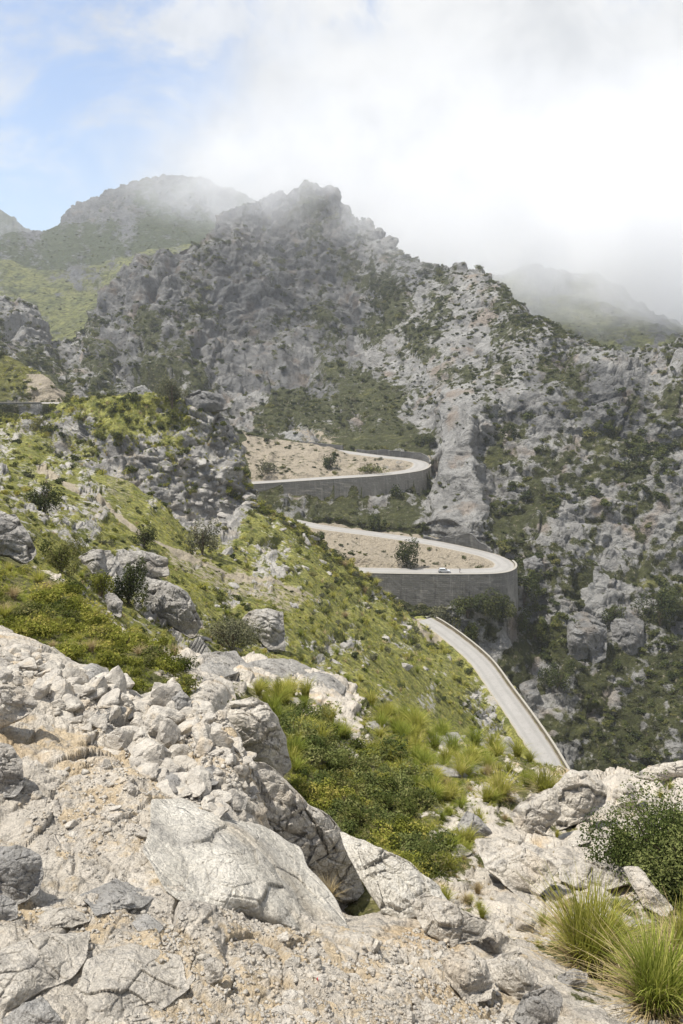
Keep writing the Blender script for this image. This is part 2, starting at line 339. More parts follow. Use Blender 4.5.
LN['C10'] = [(-150,362,430,.3),(0,364,430,.3),(58,384,430,.4),(100,385,440,.4),(150,394,440,.4),(200,400,435,.5),(240,412,425,.5),(300,415,415,.3),(350,418,410,.3),(400,420,400,.5),(430,412,388,.8),(460,398,384,.9),(475,394,382,.8),(500,385,385,.7),(540,374,384,.6),(600,370,368,.7),(640,375,366,.7),(683,368,362,.65),(833,375,362,.65)]
LN['D1'] = [(-150,350,480,.5),(0,352,480,.55),(58,370,480,.45),(100,360,490,.45),(150,365,490,.45),(200,370,500,.6),(240,380,500,.7),(300,392,490,.6),(350,398,470,.4),(400,402,450,.5),(430,392,435,.65),(475,375,420,.65),(500,362,412,.65),(540,352,408,.6),(600,352,400,.6),(640,360,395,.6),(683,350,392,.6),(833,365,392,.6)]
LN['D2'] = [(-150,330,560,.7),(0,335,560,.7),(58,355,560,.6),(100,330,570,.65),(150,322,580,.5),(200,320,620,.7),(240,330,640,.75),(300,330,640,.65),(350,335,600,.4),(400,335,540,.5),(430,330,515,.6),(475,322,490,.62),(500,322,470,.6),(530,330,445,.5),(560,338,432,.5),(600,347,425,.5),(640,356,420,.5),(683,346,420,.5),(833,362,420,.5)]
LN['D2b'] = [(-150,315,600,.75),(0,318,600,.75),(40,325,600,.75),(58,348,590,.6),(80,338,610,.6),(100,310,630,.7),(150,280,660,.75),(200,270,690,.8),(240,260,705,.8),(300,255,710,.72),(350,268,680,.6),(400,290,610,.45),(430,298,570,.5),(475,293,540,.55),(500,300,500,.55),(530,321,468,.5),(560,334,448,.4),(600,346,436,.45),(640,353,432,.5),(683,342,430,.55),(833,360,430,.55)]
LN['D3'] = [(-150,300,640,.7),(0,303,640,.7),(35,312,640,.7),(50,342,620,.5),(75,340,640,.5),(90,310,660,.7),(110,285,690,.75),(150,258,720,.75),(200,232,750,.75),(230,205,770,.75),(260,190,775,.7),(280,186,780,.7),(300,183,780,.7),(325,186,775,.7),(350,206,755,.65),(380,231,720,.6),(410,254,680,.5),(430,264,650,.5),(470,268,600,.55),(500,281,550,.55),(530,311,495,.5),(560,330,465,.4),(600,345,445,.4),(640,350,440,.5),(683,340,438,.6),(833,358,440,.6)]
LN['D4'] = [(-150,330,760,.3),(0,345,760,.3),(50,352,740,.3),(100,330,800,.3),(150,320,850,.3),(200,320,880,.3),(300,300,900,.3),(400,320,860,.3),(470,330,760,.3),(530,345,600,.3),(600,370,540,.3),(683,380,520,.4),(833,400,520,.4)]
LN['E1'] = [(-150,275,1000,.15),(0,285,1000,.1),(60,300,960,.15),(100,285,1010,.15),(150,264,1060,.2),(200,262,1100,.2),(300,265,1100,.3),(400,310,1000,.3),(470,312,900,.3),(515,312,720,.3),(560,322,660,.25),(600,336,620,.3),(640,344,590,.35),(683,345,570,.4),(833,365,570,.4)]
LN['E2'] = [(-150,248,1250,.4),(0,246,1250,.45),(50,252,1250,.4),(100,248,1280,.35),(150,238,1300,.4),(200,233,1350,.4),(300,250,1350,.4),(400,290,1150,.4),(470,280,1000,.4),(500,272,880,.4),(520,268,850,.4),(551,266,820,.45),(591,276,780,.5),(641,300,740,.5),(683,322,720,.5),(833,352,700,.5)]
LN['E3'] = [(-150,240,1500,.5),(0,236,1500,.5),(33,233,1550,.5),(55,226,1600,.5),(75,206,1650,.65),(100,194,1700,.7),(130,181,1750,.7),(155,175,1750,.7),(180,174,1740,.7),(205,177,1730,.7),(230,184,1720,.6),(260,198,1700,.5),(300,230,1600,.5),(400,300,1350,.5),(500,320,1200,.5),(600,340,1000,.5),(683,380,950,.5),(833,420,900,.5)]
LN['E4'] = [(-150,262,2000,.4),(0,262,2000,.4),(60,262,2000,.4),(150,262,2100,.4),(300,300,2000,.4),(500,350,1600,.4),(683,420,1300,.4),(833,440,1300,.4)]
LN['E5'] = [(-150,175,2900,.5),(-60,190,2850,.5),(0,207,2800,.5),(15,217,2780,.5),(33,233,2750,.5),(60,256,2700,.5),(150,280,2700,.5),(300,320,2500,.5),(500,370,2000,.5),(683,440,1600,.5),(833,460,1600,.5)]
LN['E6'] = [(-150,345,3600,.5),(0,345,3600,.5),(300,345,3600,.5),(683,345,3600,.5),(833,345,3600,.5)]
def scale_line(n, a, b, f, dpy=0):
    LN[n] = [(p, y + (dpy if a <= p <= b else 0), Y * (f if a <= p <= b else 1), r) for p, y, Y, r in LN[n]]
for n in ('C5', 'C6', 'C7', 'C8'):
    scale_line(n, 240, 434, 1.085); scale_line(n, 435, 900, 1.03)
for n, dx in dict(C4b=0, C5=3, C6=1, C7=-3, C8=-7, C9=-12, C10=-14).items():     # ragged edge of the scree chute
    LN[n] = [(p + (dx if 455 <= p <= 485 else 0), y, Y, r) for p, y, Y, r in LN[n]]
scale_line('C9', 200, 440, 1.10); scale_line('C10', 200, 440, 1.075)
for n in ('C2', 'C3', 'C4', 'C4b'): scale_line(n, 240, 506, .975)
scale_line('C1', 300, 512, .958, 3)
NAMES = list(LN)

def pchip(xk, yk, x):
    xk = np.asarray(xk, float); yk = np.asarray(yk, float)
    if len(xk) == 2: return np.interp(x, xk, yk)
    h = np.diff(xk); d = np.diff(yk) / h
    m = np.zeros(len(xk)); m[0], m[-1] = d[0], d[-1]
    for k in range(1, len(xk) - 1):
        if d[k - 1] * d[k] > 0:
            w1, w2 = 2 * h[k] + h[k - 1], h[k] + 2 * h[k - 1]
            m[k] = (w1 + w2) / (w1 / d[k - 1] + w2 / d[k])
    i = np.clip(np.searchsorted(xk, x) - 1, 0, len(h) - 1)
    t = (x - xk[i]) / h[i]; t2 = t * t; t3 = t2 * t
    return (yk[i] * (2 * t3 - 3 * t2 + 1) + h[i] * m[i] * (t3 - 2 * t2 + t) + yk[i + 1] * (3 * t2 - 2 * t3) + h[i] * m[i + 1] * (t3 - t2))

PX0, PXS = -150.0, .9
PX = np.concatenate([np.arange(-480, PX0, 5.0), np.arange(PX0, 834, PXS), np.arange(836, 1080, 5.0)]); NC = len(PX)
PXC = np.clip(PX, -150, 833)
KY = np.array([pchip([k[0] for k in LN[n]], [k[1] for k in LN[n]], PXC) for n in NAMES])
KW = 1 / np.exp(np.array([pchip([k[0] for k in LN[n]], np.log([k[2] for k in LN[n]]), PXC) for n in NAMES]))
KR = np.array([np.interp(PX, [k[0] for k in LN[n]], [k[3] for k in LN[n]]) for n in NAMES])
vis = (PX > -10) & (PX < 700)
rows_y, rows_w, rows_r, LV = [], [], [], []
for i in range(len(NAMES) - 1):
    dy = np.abs(KY[i + 1] - KY[i])[vis]
    n = int(np.clip(np.percentile(dy, 88) / 1.15, 6, 330))
    if NAMES[i] in ('A0',): n = 60
    if NAMES[i] in ('B4', 'D3', 'D4', 'E3', 'E4', 'E5'): n = min(n, 40)
    for s in np.arange(n) / n:
        rows_y.append(KY[i] * (1 - s) + KY[i + 1] * s); rows_w.append(KW[i] * (1 - s) + KW[i + 1] * s)
        rows_r.append(KR[i] * (1 - s) + KR[i + 1] * s); LV.append(i + s)
rows_y.append(KY[-1]); rows_w.append(KW[-1]); rows_r.append(KR[-1]); LV.append(len(NAMES) - 1.0)
LV = np.array(LV); NR = len(LV)
PYB, YB, RK = np.array(rows_y), 1 / np.array(rows_w), np.array(rows_r)
P = at(np.broadcast_to(PX, PYB.shape), PYB, YB)            # (NR, NC, 3)
# soften the crease at each line a little along the rows
for _ in range(3):
    Q = P.copy(); Q[1:-1] = .25 * P[:-2] + .5 * P[1:-1] + .25 * P[2:]; P = Q
du = np.gradient(P, axis=1); dv = np.gradient(P, axis=0)
NRM = np.cross(du, dv); NRM /= np.linalg.norm(NRM, axis=2, keepdims=True) + 1e-9
LVG = np.broadcast_to(LV[:, None], (NR, NC)); PXG = np.broadcast_to(PX[None], (NR, NC))
def li(n): return NAMES.index(n)

flat = P.reshape(-1, 3); Nf = NRM.reshape(-1, 3); Yf = YB.ravel(); rk = RK.ravel().copy(); lvf = LVG.ravel()
pix = Yf / FPX
# break up the rock / vegetation mask with noise at landscape scale
rk = np.clip(rk + .42 * perlin(flat, Yf[:, None] * .05 + .3, 40) * (rk > .02) + .25 * perlin(flat, Yf[:, None] * .013 + .1, 41) * (rk < .97), 0, 1).astype(f32)

disp = np.zeros(len(flat), f32)
for k, sc in enumerate([110, 58, 31, 17, 9.1, 4.9, 2.6, 1.4, .75, .4, .21, .11, .06, .033]):
    w = sstep(1.6, 4.0, sc / (pix * .95)) * (1 - sstep(.10, .26, sc / Yf))
    idx = np.nonzero(w > .01)[0]
    if not len(idx): continue
    p = flat[idx]; a = sc * w[idx]; r = rk[idx]
    stretch = np.array([1, 1, 1.25 if sc > 4 else 1.0])
    n = perlin(p, sc * stretch, k)
    n2 = perlin(p, sc * .8 * np.array([1, 1, .6]), k + 60)
    fr_ = sstep(60, 250, Yf[idx]) * (1 if sc > 6 else .4)
    rocky = (np.abs(n) * 2.4 - .55) * .085 * (1 - .7 * fr_) + (.5 - np.abs(n2) * 2.2) * .085 * (1 + .6 * fr_)
    # bedding ledges that dip to the right
    if sc < 60:
        hh = (p[:, 2] * .93 + p[:, 0] * .28 + n2 * sc * .35) / (sc * .55)
        fr = hh - np.floor(hh)
        rocky += (.5 - np.where(fr < .82, fr / .82, (1 - fr) / .18)) * .085 * sstep(-.1, .35, n) * (1 - sstep(9, 30, -Yf[idx] + 40))
    near = 1 - sstep(9, 22, Yf[idx])
    cr = perlin(p, sc * 1.3 * np.array([1, 1, .7]), k + 30)
    rocky -= near * .12 * (1 - sstep(.0, .07, np.abs(cr))) * sstep(-.1, .2, n2)
    rocky *= 1 - near * .45 * (1 - sstep(.15, .5, sc)) + near * .35 * sstep(.3, .8, sc)
    soft = n * .055
    far = sstep(60, 250, Yf[idx])
    small = 1.0 + .5 * (1 - sstep(3, 20, sc / pix[idx]))
    disp[idx] += a * (rocky * r * (.75 + .55 * far) * small * .62 + soft * (1 - r))
for k, sc in enumerate([34, 17, 9, 4.6, 2.2, 1.0, .46, .21, .095]):
    w = sstep(2.5, 6.5, sc / pix) * (1 - sstep(.085, .20, sc / Yf)) * sstep(.25, .6, rk)
    idx = np.nonzero(w > .02)[0]
    if not len(idx): continue
    hgt, cr = facet(flat[idx] + (perlin(flat[idx], sc * 1.7, k + 80) * sc * .22)[:, None], sc, k)
    amp = np.where(Yf[idx] < 20, .19 if sc > .6 else (.13 if sc > .3 else .07), .125) * (.75 if sc > 20 else 1)
    disp[idx] += sc * w[idx] * (hgt * amp - cr * .05)
m = np.nonzero((lvf > li('C8')) & (lvf < li('D3') + .3))[0]; q = flat[m]              # gullies running down the big faces
wv = perlin(q, 60, 150) * 26 + perlin(q, 22, 151) * 8
g1 = np.abs(perlin(np.c_[q[:, 0] + .45 * q[:, 2] + wv, q[:, 1] * .12, q[:, 2] * .1], 62, 152)); g2 = np.abs(perlin(np.c_[q[:, 0] - .3 * q[:, 2] + wv, q[:, 1] * .12, q[:, 2] * .1], 27, 153))
disp[m] += (sstep(0, .32, g1) - .7) * 11 * sstep(.2, .6, rk[m]) * sstep(350, 480, Yf[m]) * (1 - .6 * sstep(li('D2b'), li('D3'), lvf[m])) + (sstep(0, .3, g2) - .7) * 4.0 * sstep(.3, .6, rk[m])
talus = (lvf > li('C9') - .3) & (lvf < li('D3') - .15)
disp *= 1 - .5 * talus * sstep(355, 400, PXG.ravel()) * (1 - sstep(520, 570, PXG.ravel()))
crest = (lvf > li('A3') - .10) & (lvf < li('A3') + .45); disp[crest] *= .45
rib = (lvf > li('C4')) & (lvf < li('C9') + .5) & (PXG.ravel() > 430) & (PXG.ravel() < 479)
disp[rib] *= .5
# keep the silhouettes where the lines put them
flat = flat + Nf * disp[:, None]

# ------------------------------------------------------------------ roads: centre lines, carving, ribbons
def smooth_line(pts, n=12):
    pts = np.asarray(pts, float); e = np.vstack([2 * pts[0] - pts[1], pts, 2 * pts[-1] - pts[-2]])
    out = []
    for i in range(1, len(e) - 2):
        p0, p1, p2, p3 = e[i - 1:i + 3]
        for t in np.arange(n) / n:
            out.append(.5 * (2 * p1 + (p2 - p0) * t + (2 * p0 - 5 * p1 + 4 * p2 - p3) * t * t + (3 * p1 - p0 - 3 * p2 + p3) * t ** 3))
    out.append(e[-2]); out = np.array(out)
    for _ in range(6): out[1:-1] = .25 * out[:-2] + .5 * out[1:-1] + .25 * out[2:]
    return out

R1 = smooth_line([at_z(q[0], q[1], q[2] * 1.085) for q in [(150,424,-43.5),(200,431,-44.3),(239,437,-45),(291,444.5,-46),(353,453,-47.5),(385,457,-48.3),(409,459.7,-49),(421,463.5,-49.7),(417,469,-50.3),(400,472.5,-50.8),(370,475.5,-51.3),(322,478.5,-52),(261,482.5,-53),(200,486,-54),(150,489,-55)]])
R2 = smooth_line([at_z(q[0], q[1], q[2] * .975) for q in [(230,513,-68.5),(280,519,-70),(321,527,-71),(366,533,-72),(425,541.5,-73.3),(465,549.5,-74.2),(490,556,-75),(503,562.5,-75.6),(503,568,-76.1),(490,571,-76.5),(448,571.5,-77),(400,571,-77.5),(370,570.5,-78),(320,569,-79),(270,567,-80)]])
R3 = smooth_line([at_z(*q) for q in [(424,619.5,-81.6),(437,627,-82),(455,640,-83),(480,662,-84.3),(500,690,-85.7),(520,718,-87),(541,750,-88.5),(560,785,-90),(578,825,-91.5)]])
R4 = smooth_line([at_z(*q) for q in [(-150,403,-19),(-60,403,-19),(0,403,-19),(45,402.8,-19),(75,403.6,-19.2),(105,408,-19.8),(140,414,-20.4)]])
ROADS = [('hairpin', R1, 4.0, 1), ('lower hairpin', R2, 3.6, 1), ('valley', R3, 3.0, 1), ('upper', R4, 3.0, 1)]

def line_frame(L):
    T = np.gradient(L, axis=0); T[:, 2] = 0; T /= np.linalg.norm(T, axis=1)[:, None]
    return T, np.stack([T[:, 1], -T[:, 0], np.zeros(len(T))], 1)      # tangent, right side

def nearest(L, pts):
    """distance, signed side (+ = right), z along line"""
    T, Rr = line_frame(L)
    D = np.full(len(pts), 1e9); S = np.zeros(len(pts)); Z = np.zeros(len(pts)); U = np.zeros(len(pts))
    for i in range(len(L) - 1):
        a, b = L[i], L[i + 1]; ab = b[:2] - a[:2]
        t = np.clip(((pts[:, :2] - a[:2]) @ ab) / (ab @ ab), 0, 1)
        q = a[:2] + t[:, None] * ab; dv = pts[:, :2] - q; d = np.hypot(dv[:, 0], dv[:, 1])
        m = d < D
        D[m] = d[m]; Z[m] = (a[2] + t * (b[2] - a[2]))[m]; U[m] = (i + t)[m]
        S[m] = np.sign(dv @ Rr[i, :2])[m]
    return D, S, Z, U

# which side falls away: every one of these roads has the valley on its right-hand or outer side as listed
road_d = np.full(len(flat), 99.0, f32)
lo = {0: 'C4b', 1: 'C0', 2: 'A7', 3: 'B3b'}; hi = {0: 'D1', 1: 'C7', 2: 'C1', 3: 'C5'}
WALLSIDE = {0: -1, 1: -1, 2: -1, 3: 1}
for ri, (nm, L, hw, _) in enumerate(ROADS):
    bb0, bb1 = L[:, :2].min(0) - 22, L[:, :2].max(0) + 22
    m = (lvf >= li(lo[ri])) & (lvf <= li(hi[ri])) & (flat[:, 0] > bb0[0]) & (flat[:, 0] < bb1[0]) & (flat[:, 1] > bb0[1]) & (flat[:, 1] < bb1[1])
    idx = np.nonzero(m)[0]; p = flat[idx]
    D, S, Z, U = nearest(L, p)
    e = D - hw - .7
    wall = (S == WALLSIDE[ri])
    ROADS[ri] += ((D, S, Z, U, idx),)
    z = p[:, 2]
    kf = np.where(wall, 14.0, .55)                      # fill side steepness
    kc = np.where(wall, 1.1, 1.5)                       # cut side
    if ri == 2: kf = np.where(wall, 2.2, .9); kc = np.full(len(D), 1.0)
    ee = np.maximum(e, 0)
    z = np.minimum(z, Z - .12 + ee * kc)
    z = np.where(e < 16, np.maximum(z, Z - .12 - ee * kf), z)
    if ri < 2:                                          # foot of the masonry walls
        xpx = project(np.c_[p[:, :2], Z])[0]
        Hw = np.interp(xpx, [240, 280, 350, 400, 430], [3.5, 5, 7.5, 8.5, 5]) if ri == 0 else np.interp(xpx, [340, 380, 440, 480, 515], [10.5, 11.5, 11.5, 8.8, 5])
        on = wall & (U > np.argmax(L[:, 0]) - 2) & (e > 0) & (e < 6)
        z = np.where(on, np.minimum(z, Z - Hw + np.maximum(e - 4, 0) * .0 + 1.2 * perlin(p, 5, 66)), z)
    z = np.where(e <= 0, Z - .12, z)
    flat[idx, 2] = z
    road_d[idx] = np.minimum(road_d[idx], e)
P = flat.reshape(NR, NC, 3)
PXP, PYP, DEP = project(P)
ROCK = rk.reshape(NR, NC).copy()
ROADD = road_d.reshape(NR, NC)
ROCK -= .09 * ((LVG > li('C1')) & (LVG < li('D2')) & (PXG > 485)); ROCK -= .10 * ((LVG > li('B3c')) & (LVG < li('C0')) & (PXG < 250)); ROCK = np.clip(ROCK, 0, 1)
# what is actually seen from the path where the photographer stands
run = np.minimum.accumulate(PYP, axis=0)
SEEN = PYP <= np.vstack([np.full((1, NC), 2000.0), run[:-1]]) + .8

def col_of(px): return int(np.argmin(np.abs(PX - px)))
def ground(px, py, lo=None, hi=None):
    """the surface that shows at a pixel"""
    c = col_of(px); a = 0 if lo is None else int(np.searchsorted(LV, li(lo))); b = NR if hi is None else int(np.searchsorted(LV, li(hi)))
    k = np.nonzero(PYP[a:b, c] <= py)[0]
    r = a + (k[0] if len(k) else np.argmin(np.abs(PYP[a:b, c] - py)))
    return P[r, c].copy()

def poly_mask(poly, X, Y, wob=1.0):
    inside = np.zeros(X.shape, bool); n = len(poly)
    for i in range(n):
        (x0, y0), (x1, y1) = poly[i], poly[(i + 1) % n]
        c = ((y0 > Y) != (y1 > Y)) & (X < (x1 - x0) * (Y - y0) / ((y1 - y0) or 1e-9) + x0)
        inside ^= c
    return inside

# wobble so that no patch has a ruled edge
WX = perlin(np.c_[PXP.ravel() / 26, PYP.ravel() / 26, LVG.ravel()], 1.0, 55).reshape(NR, NC) * 11 + perlin(np.c_[PXP.ravel() / 7, PYP.ravel() / 7, LVG.ravel()], 1.0, 56).reshape(NR, NC) * 4
WPX, WPY = PXP + WX, PYP + np.roll(WX, 137, 1)
# bare soil: the old track, islands of the hairpins, scree, cut banks
BARE = np.zeros((NR, NC), f32)
seg = lambda a, b: (LVG >= li(a)) & (LVG < li(b))
track = np.array([ground(x, y, 'B1', 'B3b') for x, y in [(42,470),(75,490),(105,507),(140,535),(165,547),(200,562),(250,580),(300,592)]])
mB = seg('B1', 'B4'); D, S, Z, U = nearest(track, P[mB])
BARE[mB] = np.maximum(BARE[mB], .82 * (1 - sstep(.5, 2.3, D + 1.0 * perlin(P[mB], 4, 77))))
for poly, amt in [([(165,548),(250,575),(320,592),(300,612),(240,600),(190,580)], .5), ([(405,612),(440,626),(445,645),(425,632)], .9), ([(95,500),(140,440),(125,500)], .45)]:
    m = mB & poly_mask(poly, WPX, WPY); BARE[m] = np.maximum(BARE[m], amt)
m = seg('C6', 'C8') & (WPX > 245) & (WPX < 425); BARE[m] = .62
m = seg('C2', 'C4') & (WPX > 300) & (WPX < 500); BARE[m] = .68
m = seg('C4b', 'C10') & poly_mask([(428,535),(424,500),(436,450),(430,415),(470,402),(482,440),(478,535)], WPX, WPY); BARE[m] = .12
m = seg('C1', 'C5') & poly_mask([(580,600),(598,570),(625,580),(610,610),(592,640)], WPX, WPY); ROCK[m] = 1.0
m = seg('C1', 'C4') & (PXP < 66) & (PYP > 374) & (PXP > 5) & (PYP > 377 - .15 * PXP); BARE[m] = np.maximum(BARE[m], .75 * sstep(8, 40, PXP[m]))
m = seg('C8', 'D1') & poly_mask([(285,432),(330,428),(350,440),(300,442)], WPX, WPY); BARE[m] = np.maximum(BARE[m], .5)
fgm = LVG < li('A3') - .02
BARE[fgm] = np.clip(.42 + .55 * perlin(P[fgm], 1.5, 90) + .25 * perlin(P[fgm], .4, 91), 0, 1) * .8
for poly in [[(200,930),(330,925),(440,960),(460,1024),(230,1024)], [(60,760),(180,770),(140,850),(60,860)], [(100,740),(250,700),(250,770),(140,790)]]:
    m = fgm & poly_mask(poly, WPX, WPY); BARE[m] = np.maximum(BARE[m], .5)
ROCK = np.where(BARE > .3, np.maximum(ROCK, .5) * (LVG < li('A4')) + ROCK * (LVG >= li('A4')), ROCK)
GREY = np.zeros((NR, NC), f32)
GREY = np.maximum(GREY, np.where(seg('B3', 'C0') & (WPX > 25) & (WPX < 255), .6, 0))
GREY = np.maximum(GREY, np.where(seg('D1', 'D4') & (WPX > 90) & (WPX < 360), .72, .25 * (LVG > li('C0'))))
GREY = np.maximum(GREY, np.where(seg('C8', 'D2b') & poly_mask([(500,420),(540,350),(640,370),(665,430),(600,450)], WPX, WPY), .65, 0))
GREY = np.maximum(GREY, np.where(LVG < li('A4'), .18, 0))
LUSH = np.select([LVG < li('A7'), LVG < li('C0'), LVG < li('C9'), LVG < li('D4')], [.55, .62, .28, .22], .5).astype(f32)
LUSH = np.where((LVG > li('D4')) & (LVG < li('E2')) & (PXP < 300), .65, LUSH); LUSH = np.where((LVG > li('E2') - .4) & (PXP < 480), .12, LUSH); LUSH = np.where((LVG > li('D4')) & (PXP > 480), .62, LUSH)
LUSH = np.where((LVG > li('C1')) & (LVG < li('C4')) & (PXP < 70), .8, LUSH)

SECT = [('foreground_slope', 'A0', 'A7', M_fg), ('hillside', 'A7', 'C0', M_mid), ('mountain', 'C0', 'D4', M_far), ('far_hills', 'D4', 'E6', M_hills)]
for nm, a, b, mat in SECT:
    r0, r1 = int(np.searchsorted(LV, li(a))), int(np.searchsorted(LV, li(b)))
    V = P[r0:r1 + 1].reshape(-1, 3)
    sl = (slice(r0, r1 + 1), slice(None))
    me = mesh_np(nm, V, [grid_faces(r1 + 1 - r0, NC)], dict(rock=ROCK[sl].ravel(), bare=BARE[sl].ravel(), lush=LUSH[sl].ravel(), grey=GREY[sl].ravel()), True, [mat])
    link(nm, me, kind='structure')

# ---- road surfaces
def asphalt():
    m, t, o = new_mat('asphalt'); v = coords(t)
    c = t.mix(t.noise(v, .35, 4, .6), (.24, .23, .215), (.33, .318, .298))
    c = t.mix(t.mapr(t.noise(t.scalev(v, (1, 1, 1)), 1.4, 5, .7), .5, .72, 0, .45), c, (.14, .134, .124))
    c = t.mix(t.mapr(t.attr('edge'), .80, 1.0, 0, .8), c, (.30, .26, .20))
    trk = t.math('ABSOLUTE', t.math('SUBTRACT', t.math('ABSOLUTE', t.attr('across')), .5))
    c = t.mix(t.mapr(trk, .05, .25, .28, 0), c, (.16, .155, .145))
    principled(t, o, c, .9, t.bump(t.noise(v, 9, 3), .02), .2); return m
M_asph = asphalt()
for nm, L, hw, _, _d in ROADS:
    T, Rr = line_frame(L); u = np.linspace(-1, 1, 13)
    V = L[:, None] + Rr[:, None] * (u * hw)[None, :, None]
    V[..., 2] += .02 - .04 * u[None] ** 2
    jag = perlin(V.reshape(-1, 3), 1.3, 5).reshape(V.shape[:2]); V += Rr[:, None] * (jag * .25 * (np.abs(u) > .95))[..., None]
    # the ribbon has a body: edges fold down into the ground
    Vd = V[:, [0, -1]].copy(); Vd[..., 2] -= .5
    A = np.concatenate([Vd[:, :1], V, Vd[:, 1:]], 1)
    across = np.tile(np.concatenate([[-1], u, [1]]), len(L))
    me = mesh_np('road', A.reshape(-1, 3), [grid_faces(len(L), 15)], dict(across=across, edge=np.abs(across)), True, [M_asph])
    link('road', me, kind='structure')
# ------------------------------------------------------------------ masonry along the roads
def masonry(name, base, dark, stain, size=(1.5, .75)):
    m, t, o = new_mat(name); v = coords(t)
    cx = t.node('ShaderNodeCombineXYZ'); t.put(cx.inputs[0], t.attr('along')); t.put(cx.inputs[1], t.attr('up'))
    br = t.node('ShaderNodeTexBrick'); t.l.new(cx.outputs[0], br.inputs[0])
    br.inputs['Color1'].default_value = (*base, 1); br.inputs['Color2'].default_value = (*[c * .68 for c in base], 1)
    br.inputs['Mortar'].default_value = (*[c * .55 for c in dark], 1)
    br.inputs['Scale'].default_value = 1; br.inputs['Brick Width'].default_value = size[0]; br.inputs['Row Height'].default_value = size[1]
    br.inputs['Mortar Size'].default_value = .05
    c = t.mix(t.mapr(t.noise(v, 1.1, 6, .7), .35, .65), br.outputs[0], dark)
    c = t.mix(t.mapr(t.noise(v, .16, 4, .6), .4, .65, 0, .5), c, dark)
    st = t.noise(t.scalev(cx.outputs[0], (.45, .05, 1)), 1.0, 4, .65)
    c = t.mix(t.mapr(st, .52, .66, 0, .6), c, stain)
    st2 = t.noise(t.scalev(cx.outputs[0], (.8, .07, 1)), 1.3, 3, .6)
    c = t.mix(t.mapr(st2, .55, .7, 0, .55), c, tuple(x * .5 for x in dark))
    principled(t, o, c, .95, t.bump(t.math('ADD', t.noise(v, 3, 4), t.math('MULTIPLY', br.outputs['Fac'], -.5)), .12), .15)
    return m
M_wall1 = masonry('pale_masonry', (.36, .335, .29), (.24, .224, .196), (.40, .37, .32))
M_wall2 = masonry('grey_masonry', (.235, .225, .208), (.155, .149, .139), (.29, .277, .254))
M_wallc = masonry('cut_slope_masonry', (.18, .174, .163), (.115, .112, .106), (.23, .222, .205))
M_parap = masonry('parapet_masonry', (.26, .22, .15), (.18, .155, .11), (.30, .26, .19), (.7, .3))
M_cope = plain('coping_stone', (.30, .28, .24), .9, .2)

def wall_strip(L, side, off, i0, i1, top, depth, thick, mat, parent, name, jag=.12, seed=0):
    T, Rr = line_frame(L); s = slice(i0, i1 + 1)
    C, N = L[s], Rr[s] * side
    al = np.concatenate([[0], np.cumsum(np.linalg.norm(np.diff(C[:, :2], axis=0), axis=1))])
    n = len(C)
    top = np.broadcast_to(top, (n,)); depth = np.broadcast_to(depth, (n,))
    batter = .08
    nv = 14
    rows, ups = [], []
    for k in range(nv + 1):
        f = k / nv; h = -depth + (top + depth) * f
        p = C + N * (off + thick + (top - h)[:, None] * batter); p[:, 2] = C[:, 2] + h
        rows.append(p); ups.append(h)
    p = C + N * off; p[:, 2] = C[:, 2] + top; rows.append(p); ups.append(top)
    p = C + N * off; p[:, 2] = C[:, 2] - depth; rows.append(p); ups.append(-depth)
    V = np.stack(rows, 1)                                 # n, nv+3, 3
    V += N[:, None] * (perlin(V.reshape(-1, 3), 1.4, seed) * jag).reshape(n, nv + 3)[..., None]
    F = grid_faces(n, nv + 3, True)
    m = nv + 3
    caps = [np.arange(m)[None, ::-1], (np.arange(m) + (n - 1) * m)[None]]
    al2 = np.repeat(al[:, None], m, 1); up2 = np.stack([np.broadcast_to(u, (n,)) for u in ups], 1)
    me = mesh_np(name, V.reshape(-1, 3), [F] + caps, dict(along=al2.ravel(), up=up2.ravel()), False, [mat])
    return link(name, me, parent)

def coping(L, side, off, i0, i1, top, thick, mat, parent, h=.14, over=.06):
    T, Rr = line_frame(L); s = slice(i0, i1 + 1); C, N = L[s], Rr[s] * side; n = len(C)
    rows = []
    for o_, z_ in ((off - over, .004), (off + thick + over, .004), (off + thick + over, h), (off - over, h)):
        p = C + N * o_; p[:, 2] = C[:, 2] + top + z_; rows.append(p)
    V = np.stack(rows, 1)
    me = mesh_np('coping', V.reshape(-1, 3), [grid_faces(n, 4, True), np.array([[3, 2, 1, 0]]), np.array([[0, 1, 2, 3]]) + (n - 1) * 4], None, False, [mat])
    return link('coping', me, parent)

def thing(name, label, cat, loc=(0, 0, 0), group=None):
    o = link(name, None, loc=loc); o['label'] = label; o['category'] = cat
    if group: o['group'] = group
    o.empty_display_size = .3
    return o
def tag(o, label, cat, group=None):
    o['label'] = label; o['category'] = cat
    if group: o['group'] = group
    return o
def at_root(root, objs):
    """give parts (built in world space) the root's frame"""
    for o in objs: o.location = -root.location
def idx_px(L, px, part):
    X = project(L)[0]; n = len(L); k = np.argmax(X)
    r = range(0, k + 1) if part == 'far' else range(k, n)
    return min(r, key=lambda i: abs(X[i] - px))

